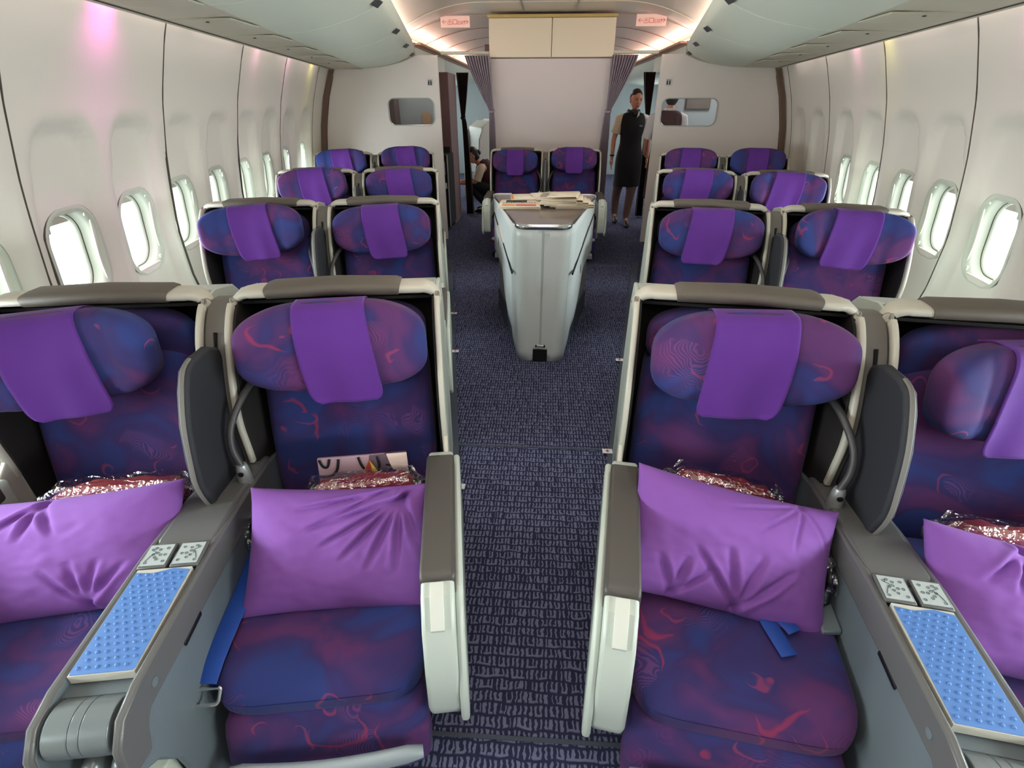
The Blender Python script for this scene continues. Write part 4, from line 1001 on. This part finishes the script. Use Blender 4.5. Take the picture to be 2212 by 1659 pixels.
for key, s, side in ((('front', -1, 'c'), 1, 'left'), (('front', 1, 'c'), -1, 'right')):
    bm = BM(); prism(bm, [(s * .075, -.54), (s * .12, -.55), (s * .12, -.49), (s * .075, -.46)], 'z', .46, .475); o = obj('literature_tray', bm, M['console'], bevel=.004)
    o.matrix_world = seat_mat(key); tag(o, 'small pale ledge on the side of the %s console beside the aisle seat' % side, 'ledge')

# ---- floor track covers and their little white tags
for s, ys, side in ((-1, (1.55, 5.6), 'left'), (1, (1.9, 5.6), 'right')):
    bm = BM(); k = -.196 if s < 0 else .185; X = lambda y: (-.345 - .173 * (y - 1.79)) if s < 0 else (.36 + .18 * (y - 2.12))
    y0, y1 = ys; prism(bm, [(X(y0), y0), (X(y1), y1), (X(y1) + s * .07, y1), (X(y0) + s * .07, y0)], 'z', 0, .012)
    o = obj('track_cover', bm, M['cabbase'], bevel=.003); tag(o, 'dark blue plastic seat track cover along the %s edge of the aisle' % side, 'track cover')
    for y in ((1.79, 3.22, 3.95) if s < 0 else (2.10, 3.15)):
        bm = BM(); box(bm, X(y) - .028, X(y) + .022, y - .018, y + .018, .012, .016); t = obj('position_tag', bm, M['shirt'], o, bevel=.001)
        bm = BM(); box(bm, X(y) - .012, X(y) + .006, y - .003, y + .003, .016, .017); box(bm, X(y) - .006, X(y), y - .010, y + .010, .016, .017); obj('red_mark', bm, M['redink'], t)

# ================================================================== CABINET WITH NEWSPAPERS
e = empty('magazine_cabinet', (0, 3.13, 0)); tag(e, 'tapered white free-standing cabinet with dark top in the middle of the aisle', 'cabinet')
W = lambda y: .168 + .2 * y            # half width at local y
def plan(y0, y1, off, r, n_=8):
    """nose-rounded trapezoid outline in plan"""
    w0, w1 = W(y0) + off, W(y1) + off; pts = []
    for i in range(n_ + 1):
        a = PI + PI / 2 * i / n_; pts.append((-w0 + r + r * math.cos(a), y0 + r + r * math.sin(a)))
    for i in range(n_ + 1):
        a = 1.5 * PI + PI / 2 * i / n_; pts.append((w0 - r + r * math.cos(a), y0 + r + r * math.sin(a)))
    rb = .05
    for i in range(n_ + 1):
        a = PI / 2 * i / n_; pts.append((w1 - rb + rb * math.cos(a), y1 - rb + rb * math.sin(a)))
    for i in range(n_ + 1):
        a = PI / 2 + PI / 2 * i / n_; pts.append((-w1 + rb + rb * math.cos(a), y1 - rb + rb * math.sin(a)))
    return pts
bm = BM(); prism(bm, plan(.05, 1.12, -.03, .06), 'z', .04, .5); obj('inner_body', bm, M['cabgrey'], e, ang=50)
bm = BM(); prism(bm, plan(.06, 1.10, -.02, .06), 'z', 0, .16); obj('plinth', bm, M['cabbase'], e, ang=50)
# nose shell: outline sampled, lower edge sweeping up to the back
bm = BM(); P = plan(0, 1.16, 0, .085, 10)
order = P[22:33][::-1] if 0 else None
path = []
L_ = [p for p in P if p[0] < 0]; 
left = [(-W(1.15), 1.15), (-W(.9), .9), (-W(.7), .7), (-W(.6), .6), (-W(.5), .5), (-W(.4), .4), (-W(.3), .3), (-W(.22), .22), (-W(.15), .15)]
nose = [(-.168 + .085 + .085 * math.cos(PI + PI / 2 * i / 10), .085 + .085 * math.sin(PI + PI / 2 * i / 10)) for i in range(11)]
path = left + nose + [(0.001, 0)]; path = path + [(-x, y) for x, y in path[::-1]]
def low(y): return interp([(0, .0), (.09, .0), (.16, .12), (.30, .20), (.48, .28), (.62, .44), (.75, .47), (1.2, .47)], y)
zs = [0, .06, .14, .25, .4, .6, .75, .885]; cols = []
for x, y in path:
    lo = low(y); cols.append([(x * (1 - .06 * (1 - t) * (1 if y < .3 else 0)), y + (.018 * math.sin(PI * t) if y < .1 else 0), lerp(lo, .885, t)) for t in [i / 14 for i in range(15)]])
vs = [[bm.verts.new(c) for c in col] for col in cols]
for a, b in zip(vs, vs[1:]):
    for i in range(14): bm.faces.new((a[i], b[i], b[i + 1], a[i + 1]))
bmesh.ops.recalc_face_normals(bm, faces=bm.faces[:])
obj('shell_panel', bm, M['cab'], e, ang=50, solid=.012)
bm = BM(); prism(bm, plan(.012, 1.14, -.014, .085), 'z', .86, .884); obj('top_core', bm, M['cab'], e, ang=50)
bm = BM(); prism(bm, plan(-.004, 1.17, .002, .09), 'z', .884, .902); obj('table_top', bm, M['tabletop'], e, ang=50, bevel=.003)
bm = BM(); tube(bm, [(x * 1.02, y - .006, .893) for x, y in nose[1:] + [(-x, y) for x, y in nose[1:][::-1]]], .016, .006, n=8, up=(0, 0, 1), pw=.6); obj('front_trim', bm, M['chrome'], e, ang=60)
for s in (-1, 1):
    bm = BM(); q = [(s * (W(1.17) - .05 + .052 * math.cos(a)), 1.12 + .055 * math.sin(a), .897) for a in [PI / 2 * i / 8 for i in range(9)]]
    q = q + [(s * (W(1.17) - .14), 1.175, .897)]; tube(bm, q, .012, .004, n=6, up=(0, 0, 1)); obj('corner_trim', bm, M['silver'], e)
    bm = BM()
    def sp_(y, z, o_=.007): return Vector((s * (W(y) + o_), y, z))
    a, b = sp_(.10, .58), sp_(1.10, .77); tube(bm, [a, a.lerp(b, .5), b], .009, .006, n=6, up=(0, 0, 1)); obj('handle_slot', bm, M['black'], e)
    bm = BM(); a, b = sp_(.52, .672), sp_(.82, .729); tube(bm, [a, b], .006, .008, n=6, up=(0, 0, 1)); obj('handle', bm, M['tag'] if s < 0 else M['neck'], e)
    bm = BM(); superell(bm, sp_(.85 if s < 0 else .5, .60 if s < 0 else .50, .006), (.003, .012, .035), 1, 1, 12, 8); obj('keyhole', bm, M['black'], e)
    bm = BM(); box(bm, s * (W(1.0)) - .02, s * (W(1.0)) + .03, .98, 1.05, .44, .47); obj('bracket', bm, M['cabgrey'], e, bevel=.003)
for x in (-.004, .004):
    bm = BM(); tube(bm, [(x, -.0065 + .018 * math.sin(PI * t), .885 * t) for t in [.12, .2, .3, .4, .5, .6, .7, .8, .9, .985]], .0014, n=5); obj('front_seam', bm, M['cabgrey'], e)
bm = BM(); tube(bm, [(-.03, -.012, .115), (-.015, -.014, .119), (.015, -.014, .113), (.03, -.012, .117)], .008, .004, n=8, up=(0, 0, 1)); h = obj('latch', bm, M['silver'], e)
for x in (-.027, .028):
    bm = BM(); superell(bm, (x, -.013, .116), (.006, .005, .010), .8, .8, 10, 8); obj('latch_end', bm, M['black'], h)
bm = BM(); box(bm, -.048, .048, -.012, .01, -.0, .088); obj('kick_opening', bm, M['matte_black'], e)

def newspaper(name, cx, cy, rz, w_, d_, t, folds, label, z=.902, tilt=0, marks=None):
    e = empty(name, (cx, cy, z), R(rz)); e.rotation_euler = (R(tilt), 0, R(rz)); tag(e, label, 'newspaper', 'newspapers on the cabinet')
    bm = BM()
    for i in range(folds):   # each sheet bends round a fold on the right-hand side
        z0 = .002 + t * i; rr = t * .42; pts = [(-w_ / 2 + .004 * i, z0), (w_ / 2 - rr - .003 * i, z0)]
        pts += [(w_ / 2 - .003 * i - rr + rr * math.sin(a), z0 + rr - rr * math.cos(a)) for a in [PI * k_ / 8 for k_ in range(1, 9)]] + [(-w_ / 2 + .01 + .003 * i, z0 + 2 * rr * .55)]
        th = .0016; up_ = [(x, zz) for x, zz in pts]
        rs = []
        for yy in (-d_ / 2 + .003 * i, 0, d_ / 2):
            rs.append([bm.verts.new((x + .004 * nz(x * 9, yy * 9, i), yy, zz + .0015 * nz(x * 12, yy * 12, i))) for x, zz in up_])
        for a, b in zip(rs, rs[1:]):
            for k_ in range(len(a) - 1): bm.faces.new((a[k_], a[k_ + 1], b[k_ + 1], b[k_]))
    obj('pages', bm, M['paper'], e, ang=50, solid=.0012)
    zt = .002 + t * (folds - 1) + t * .42 * 1.3 + .003
    return e, zt
def ink_boxes(e, zt, items):
    for nm, m, bxs in items:
        bm = BM()
        for x0, x1, y0, y1 in bxs: box(bm, x0, x1, y0, y1, zt, zt + .0008)
        obj(nm, bm, M[m], e)
rnd = random.Random(3)
textrow = lambda x0, x1, y, h, n_: [(lerp(x0, x1, i / n_), lerp(x0, x1, (i + .7) / n_), y, y + h * rnd.uniform(.6, 1)) for i in range(n_)]
e, zt = newspaper('newspaper', -.175, 3.80, 0, .30, .30, .008, 2, 'flat newspaper with black picture and orange-red strip at the left of the cabinet top')
ink_boxes(e, zt, [('photo_print', 'black', [(-.10, .05, .03, .11)]), ('headline', 'ink', textrow(-.12, .12, -.01, .022, 13)), ('red_strip', 'redink', [(-.02, .12, -.11, -.06)]), ('orange_strip', 'orange', [(-.12, -.025, -.11, -.06)]), ('picture_detail', 'tag', [(-.07, -.055, .05, .07), (-.03, -.01, .055, .09), (.01, .03, .06, .08)])])
e, zt = newspaper('newspaper', -.13, 3.99, 5, .24, .18, .008, 2, 'folded newspaper with an orange tab lying across the left paper', z=.918, tilt=4)
ink_boxes(e, zt, [('orange_tab', 'orange', [(-.118, -.10, -.08, .05)])])
for i in range(4):
    e, zt = newspaper('newspaper', .11 + .032 * i, 3.83 - .004 * i, -8 + 4 * i, .27, .26, (.030, .022, .017, .014)[i], 2, ['top', 'second', 'third', 'lowest'][3 - i] + ' newspaper of the fanned folded stack at the right of the cabinet top', z=.902 + .007 * (3 - i))
    if i == 0: ink_boxes(e, zt, [('headline', 'ink', textrow(-.10, .10, -.04, .014, 12)), ('picture', 'papergrey', [(-.13, -.08, -.12, .06)])])
e, zt = newspaper('newspaper', .02, 4.0, 20, .22, .2, .007, 2, 'open newspaper sheet bridging the two stacks at the back of the cabinet top', z=.93, tilt=3)

# ================================================================== PEOPLE
def skin_body(name, joints, edges, m, parent=None, sub=2, root=0):
    me = bpy.data.meshes.new(name + '_sk'); names = list(joints); idx = {n_: i for i, n_ in enumerate(names)}
    me.from_pydata([joints[n_][0] for n_ in names], [(idx[a], idx[b]) for a, b in edges], []); me.update()
    o = bpy.data.objects.new(name + '_sk', me); COL.objects.link(o)
    md = o.modifiers.new('skin', 'SKIN'); md.use_smooth_shade = True
    for i, n_ in enumerate(names):
        r = joints[n_][1]; r = (r, r) if not isinstance(r, tuple) else r
        me.skin_vertices[0].data[i].radius = r; me.skin_vertices[0].data[i].use_root = (i == root)
    s_ = o.modifiers.new('sub', 'SUBSURF'); s_.levels = sub; s_.render_levels = sub
    dg = bpy.context.evaluated_depsgraph_get(); dg.update(); ev = o.evaluated_get(dg); nm = bpy.data.meshes.new_from_object(ev); 
    for p in nm.polygons: p.use_smooth = True
    nm.materials.clear(); nm.materials.append(m)
    bpy.data.objects.remove(o); bpy.data.meshes.remove(me)
    r_ = bpy.data.objects.new(name, nm); COL.objects.link(r_)
    if parent is not None: r_.parent = parent
    return r_
def head_mesh(M_, turn=0):
    """head with brow, nose, mouth and ears; local -y is the face, origin at ear height"""
    bm = BM()
    def fh(p):
        x, y, z = p
        if z < 0: x *= 1 - .30 * (-z / .115) ** 1.4; y = y * (1 - .12 * (-z / .115)) - .010 * (-z / .115)
        if y < 0:
            if abs(x) < .016 and -.035 < z < .012: y -= .017 * (1 - abs(x) / .016) * (1 - abs(z + .022) / .036 if abs(z + .022) < .036 else 0)
            if .002 < z < .022 and .014 < abs(x) < .045: y += .006
            if abs(z + .058) < .010 and abs(x) < .024: y -= .004
        return Vector((x, y, z))
    superell(bm, (0, 0, 0), (.073, .092, .115), 1, .95, 56, 48, fh, M_)
    for s in (-1, 1): superell(bm, (s * .075, .008, -.008), (.008, .018, .030), 1, 1, 10, 10, None, M_)
    return bm
def eyes(M_, parent):
    bm = BM()
    for s in (-1, 1): superell(bm, (s * .029, -.082, .010), (.012, .005, .0045), 1, 1, 12, 8, None, M_)
    for s in (-1, 1): tube(bm, [M_ @ Vector((s * x, -.091 + .1 * (x - .03) ** 2 * 20, .026 + z)) for x, z in ((.016, 0), (.028, .004), (.042, 0))], .0022, n=5)
    obj('eyes_and_brows', bm, M['hair'], parent)
    bm = BM(); superell(bm, (0, -.0905, -.058), (.022, .005, .007), 1, 1, 14, 8, None, M_); obj('lips', bm, M['lip'], parent)
def hand(J, E, base, pref, wrist, d, side, palm_n, curl=.5, sc=1.0):
    """adds palm and five finger chains in direction d; side = towards the thumb"""
    d = Vector(d).normalized(); n_ = Vector(palm_n).normalized(); sd = Vector(side).normalized(); wv = Vector(wrist)
    J[pref + 'palm'] = (wv + d * .045 * sc, (.026 * sc, .015 * sc)); E.append((base, pref + 'palm'))
    J[pref + 'kn'] = (wv + d * .075 * sc, (.030 * sc, .013 * sc)); E.append((pref + 'palm', pref + 'kn'))
    for i, (off, ln) in enumerate(((.026, .070), (.009, .078), (-.009, .072), (-.025, .058))):
        a = wv + d * .085 * sc + sd * off * sc; prev = pref + 'kn'; dd = d.copy()
        for k_ in range(3):
            J['%sf%d%d' % (pref, i, k_)] = (a.copy(), .0085 * sc if k_ < 2 else .0068 * sc); E.append((prev, '%sf%d%d' % (pref, i, k_))); prev = '%sf%d%d' % (pref, i, k_)
            dd = (dd + n_ * curl * (.35 + .1 * i)).normalized(); a = a + dd * ln * sc / 2.4
    a = wv + d * .025 * sc + sd * .028 * sc; prev = pref + 'palm'; dd = (d + sd * .9 + n_ * .3).normalized()
    for k_ in range(3):
        J['%st%d' % (pref, k_)] = (a.copy(), (.0105 - .0015 * k_) * sc); E.append((prev, '%st%d' % (pref, k_))); prev = '%st%d' % (pref, k_); a = a + dd * .030 * sc; dd = (dd + d * .4).normalized()

def attendant():
    O = Vector((1.12, 7.55, 0)); root = empty('person', O); V = Vector
    tag(root, 'person in a black dress and cream sleeves walking up the right aisle', 'person')
    J = {}; E = []
    def j(n_, p, r, to=None):
        J[n_] = (V(p), r)
        if to: E.append((to, n_))
    # local: x right in photo, y away, z up. She faces the camera, slightly to photo right
    j('pelvis', (.0, .0, .93), (.135, .10)); j('waist', (.0, -.005, 1.07), (.108, .085), 'pelvis'); j('chest', (0, -.01, 1.24), (.125, .095), 'waist'); j('upchest', (0, 0, 1.35), (.115, .075), 'chest'); j('neck0', (.005, 0, 1.43), .046, 'upchest'); j('neck1', (.012, -.01, 1.50), .044, 'neck0')
    for s, n_, a, b in ((-1, 'L', (-.225, -.0, 1.12), (-.235, -.05, .89)), (1, 'R', (.225, .01, 1.12), (.245, .02, .90))):
        j('sh' + n_, (s * .155, 0, 1.365), (.05, .045), 'upchest'); j('el' + n_, a, .036, 'sh' + n_); j('fa' + n_, tuple(lerp(a[i], b[i], .4) for i in range(3)), .034, 'el' + n_); j('wr' + n_, b, .023, 'fa' + n_)
        hand(J, E, 'wr' + n_, 'h' + n_, b, (s * .05, -.15 if s < 0 else .05, -1), (.0, -1, 0), (-s, .0, -.1), .35, .95)
    j('hipL', (-.075, 0, .85), (.085, .085), 'pelvis'); j('knL', (-.10, .10, .50), .052, 'hipL'); j('cfL', (-.10, .20, .36), .048, 'knL'); j('anL', (-.09, .27, .13), .030, 'cfL'); j('ftL', (-.09, .20, .05), .030, 'anL'); j('toL', (-.09, .13, .035), .024, 'ftL')
    j('hipR', (.075, 0, .85), (.085, .085), 'pelvis'); j('knR', (.06, -.07, .49), .052, 'hipR'); j('cfR', (.055, -.03, .36), .048, 'knR'); j('anR', (.04, -.0, .12), .030, 'cfR'); j('ftR', (.04, -.08, .045), .030, 'anR'); j('toR', (.04, -.15, .03), .022, 'ftR')
    body = skin_body('body', J, E, M['skin'], root)
    # clothes
    bm = BM(); prof = [(.54, .165, .175, .0, .01), (.66, .172, .17, 0, .005), (.85, .178, .15, 0, 0), (.95, .165, .13, 0, 0), (1.07, .132, .105, 0, 0), (1.18, .142, .115, 0, -.01), (1.28, .158, .118, 0, -.01), (1.36, .172, .098, 0, 0), (1.405, .15, .082, 0, 0), (1.43, .09, .062, 0, 0)]
    rs = []
    for z, a, b, x, y in prof: rs.append([bm.verts.new((x + a * sp(math.cos(t), .85), y + b * sp(math.sin(t), .85), z)) for t in [2 * PI * k_ / 28 for k_ in range(28)]])
    for a, b in zip(rs, rs[1:]):
        for k_ in range(28): bm.faces.new((a[k_], a[(k_ + 1) % 28], b[(k_ + 1) % 28], b[k_]))
    obj('dress', bm, M['dress'], root, ang=80, sub=1, solid=.006)
    for s, el in ((-1, (-.225, 0, 1.12)), (1, (.225, .01, 1.12))):
        bm = BM(); a = V((s * .115, 0, 1.375)); b = V((s * .165, 0, 1.355)); c = V(el); tube(bm, [a, b, b.lerp(c, .35), b.lerp(c, .72)], [.05, .062, .062, .066], n=16); obj('sleeve', bm, M['blouse'] if s < 0 else M['shirt'], root, ang=60)
    bm = BM(); pts = [V((.075 * math.cos(a), -.005 + .065 * math.sin(a), 1.435 + .01 * math.sin(3 * a))) for a in [2 * PI * k_ / 16 for k_ in range(17)]]; tube(bm, pts, .024, .014, n=8, cap=False, up=(0, 0, 1), fixed=True); superell(bm, (.02, -.085, 1.42), (.035, .02, .028), .8, .8, 12, 10); sc = obj('scarf', bm, M['hair'], root)
    bm = BM(); prism(bm, [(.03, 1.37), (.045, 1.44), (.065, 1.45), (.06, 1.40)], 'y', -.118, -.108); obj('scarf_tip', bm, M['shirt'], sc)
    bm = BM(); box(bm, .075, .115, -.128, -.122, 1.275, 1.285); obj('name_badge', bm, M['silver'], root)
    bm = BM(); tube(bm, [V((-.234 + .029 * math.cos(a), -.045 + .029 * math.sin(a), .925)) for a in [2 * PI * k_ / 12 for k_ in range(13)]], .010, .003, n=6, cap=False, up=(0, 0, 1), fixed=True); obj('watch', bm, M['black'], root)
    for leg, sx in ((('knL', 'cfL', 'anL', 'ftL'), -1), (('knR', 'cfR', 'anR', 'ftR'), 1)):
        bm = BM(); hip = J['hipL' if sx < 0 else 'hipR'][0]; ps = [hip.lerp(J[leg[0]][0], .4), J[leg[0]][0], J[leg[1]][0], J[leg[2]][0], J[leg[3]][0]]
        tube(bm, smooth_path(ps, 4), [.08] * 4 + [.064, .062, .060, .059] + [.057, .055, .052, .048] + [.043, .040, .038, .036] + [.034], n=14); obj('tights', bm, M['tights'], root, ang=80)
        f0, f1 = J[leg[3]][0], J['toL' if sx < 0 else 'toR'][0]
        bm = BM(); d = (f1 - f0).normalized(); tube(bm, [f0 - d * .07 + V((0, 0, -.0)), f0, f1, f1 + d * .04], [.030, .034, .032, .012], [.032, .036, .036, .016], n=12, up=(0, 0, 1)); box(bm, f0.x - .012, f0.x + .012, f0.y + .03, f0.y + .055, max(0, f0.z - .045), f0.z); obj('shoe', bm, M['black'], root, ang=60)
    M_ = Matrix.Translation((.015, -.02, 1.575)) @ Matrix.Rotation(R(14), 4, 'Z') @ Matrix.Rotation(R(10), 4, 'X')
    bm = head_mesh(M_); h = obj('head', bm, M['skin'], root, ang=80); eyes(M_, h)
    bm = BM()
    def fh(p):
        x, y, z = p
        if y < 0 and z < .045: y = y * .15 + .01
        if z < -.05: z = -.05 + (z + .05) * .3
        return Vector((x, y, z))
    superell(bm, (0, .012, .014), (.080, .096, .112), 1, 1, 36, 30, fh, M_); superell(bm, (0, .105, .0), (.042, .035, .042), 1, 1, 16, 12, None, M_); obj('hair', bm, M['hair'], root, ang=80)
attendant()

def back_person():
    O = Vector((1.47, 7.08, 0)); root = empty('person', O); V = Vector
    tag(root, 'person seen from behind in a maroon vest and white shirt behind the right bulkhead window', 'person')
    J = {}; E = []
    def j(n_, p, r, to=None):
        J[n_] = (V(p), r)
        if to: E.append((to, n_))
    j('pelvis', (.0, .0, .95), (.14, .10)); j('waist', (.0, 0, 1.08), (.12, .09), 'pelvis'); j('chest', (0, 0, 1.25), (.135, .10), 'waist'); j('upchest', (0, 0, 1.38), (.125, .08), 'chest'); j('neck0', (.01, 0, 1.46), .05, 'upchest'); j('neck1', (.02, .01, 1.54), .048, 'neck0')
    for s, n_ in ((-1, 'L'), (1, 'R')):
        a, b = (s * .23, .02, 1.14), (s * .20, .16, .98)
        j('sh' + n_, (s * .165, 0, 1.39), (.052, .046), 'upchest'); j('el' + n_, a, .038, 'sh' + n_); j('wr' + n_, b, .024, 'el' + n_)
        hand(J, E, 'wr' + n_, 'h' + n_, b, (-s * .2, 1, -.3), (0, .3, 1), (-s, 0, 0), .4)
        j('hip' + n_, (s * .08, 0, .87), (.088, .088), 'pelvis'); j('kn' + n_, (s * .09, 0, .48), .055, 'hip' + n_); j('an' + n_, (s * .09, .01, .10), .034, 'kn' + n_); j('to' + n_, (s * .09, .13, .035), .028, 'an' + n_)
    skin_body('body', J, E, M['skin'], root)
    bm = BM(); prof = [(.45, .19, .15), (.62, .185, .15), (.85, .18, .14), (.97, .17, .13), (1.09, .145, .115), (1.22, .158, .12), (1.32, .172, .125), (1.40, .172, .11), (1.435, .15, .09), (1.46, .09, .065)]
    rs = [[bm.verts.new((a * sp(math.cos(t), .85), b * sp(math.sin(t), .85), z)) for t in [2 * PI * k_ / 28 for k_ in range(28)]] for z, a, b in prof]
    for a, b in zip(rs, rs[1:]):
        for k_ in range(28): bm.faces.new((a[k_], a[(k_ + 1) % 28], b[(k_ + 1) % 28], b[k_]))
    obj('vest', bm, M['maroon'], root, ang=80, sub=1, solid=.006)
    for s in (-1, 1):
        bm = BM(); a = V((s * .12, 0, 1.40)); b = V((s * .175, 0, 1.375)); c = V((s * .23, .02, 1.14)); tube(bm, [a, b, b.lerp(c, .4), b.lerp(c, .95)], [.052, .063, .062, .062], n=16); obj('sleeve', bm, M['shirt'], root, ang=60)
    bm = BM(); lathe(bm, [(.066, 1.435), (.060, 1.485), (.056, 1.485), (.056, 1.44)], (.008, 0, 0), 20); obj('collar', bm, M['shirt'], root)
    M_ = Matrix.Translation((.03, .02, 1.62)) @ Matrix.Rotation(R(150), 4, 'Z'); bm = head_mesh(M_); h = obj('head', bm, M['skin'], root, ang=80); eyes(M_, h)
    bm = BM()
    def fh(p):
        x, y, z = p
        if y < 0 and z < .045: y = y * .15 + .01
        return Vector((x, y, z))
    superell(bm, (0, .012, .004), (.082, .098, .122), 1, 1, 36, 30, fh, M_); obj('hair', bm, M['hair'], root, ang=80)
back_person()

def croucher():
    O = Vector((-.92, 8.5, 0)); root = empty('person', O); V = Vector
    tag(root, 'person crouching beyond the left doorway in a dark maroon vest, reaching into the galley', 'person')
    J = {}; E = []
    def j(n_, p, r, to=None):
        J[n_] = (V(p), r)
        if to: E.append((to, n_))
    j('pelvis', (.16, .05, .34), (.14, .13)); j('waist', (.10, .03, .46), (.12, .10), 'pelvis'); j('chest', (.0, 0, .60), (.125, .10), 'waist'); j('upchest', (-.06, 0, .68), (.10, .09), 'chest'); j('neck0', (-.12, 0, .735), .045, 'upchest'); j('neck1', (-.16, 0, .77), .044, 'neck0')
    for s, n_ in ((-1, 'N'), (1, 'F')):
        a, b = (-.14, s * .17, .46), (-.38, s * .12, .44)
        j('sh' + n_, (-.05, s * .14, .665), .05, 'upchest'); j('el' + n_, a, .038, 'sh' + n_); j('wr' + n_, b, .024, 'el' + n_)
        hand(J, E, 'wr' + n_, 'h' + n_, b, (-1, 0, -.05), (0, s * -1, .2), (0, 0, -1), .4)
        j('hip' + n_, (.12, s * .09, .33), .09, 'pelvis'); j('kn' + n_, (-.22, s * .12, .42), .058, 'hip' + n_); j('an' + n_, (.02, s * .12, .09), .036, 'kn' + n_); j('to' + n_, (-.13, s * .12, .035), .030, 'an' + n_)
    skin_body('body', J, E, M['skin'], root)
    bm = BM(); tube(bm, smooth_path([(.24, .05, .22), (.17, .05, .34), (.09, .03, .48), (0, 0, .61), (-.07, 0, .69), (-.105, 0, .725)], 3), [.12] + [.155] * 3 + [.15] * 3 + [.14] * 3 + [.138] * 3 + [.10, .09, .07][:3], None, n=20, up=(0, 1, 0)); obj('vest', bm, M['maroon'], root, ang=80)
    for s in (-1, 1):
        bm = BM(); a = V((-.03, s * .10, .68)); b = V((-.055, s * .15, .665)); c = V((-.14, s * .17, .46)); tube(bm, [a, b, b.lerp(c, .4), b.lerp(c, .85)], [.052, .064, .064, .066], n=16); obj('sleeve', bm, M['blouse'], root, ang=60)
        bm = BM(); tube(bm, smooth_path([(.12, s * .09, .33), (-.22, s * .12, .42), (.02, s * .12, .11)], 5), [.105, .10, .095, .09, .082, .075, .070, .062, .056, .050, .044], n=14); obj('trouser_leg', bm, M['dress'], root, ang=80)
        bm = BM(); tube(bm, [(.07, s * .12, .04), (0, s * .12, .045), (-.14, s * .12, .035), (-.18, s * .12, .03)], [.034, .040, .034, .012], [.034, .038, .036, .016], n=12, up=(0, 0, 1)); obj('shoe', bm, M['black'], root)
    M_ = Matrix.Translation((-.20, -.01, .83)) @ Matrix.Rotation(R(-80), 4, 'Z') @ Matrix.Rotation(R(25), 4, 'X'); bm = head_mesh(M_); h = obj('head', bm, M['skin'], root, ang=80); eyes(M_, h)
    bm = BM()
    def fh(p):
        x, y, z = p
        if y < 0 and z < .045: y = y * .15 + .01
        return Vector((x, y, z))
    superell(bm, (0, .012, .012), (.081, .097, .114), 1, 1, 36, 30, fh, M_); superell(bm, (0, .105, .0), (.04, .034, .04), 1, 1, 16, 12, None, M_); obj('hair', bm, M['hair'], root, ang=80)
croucher()
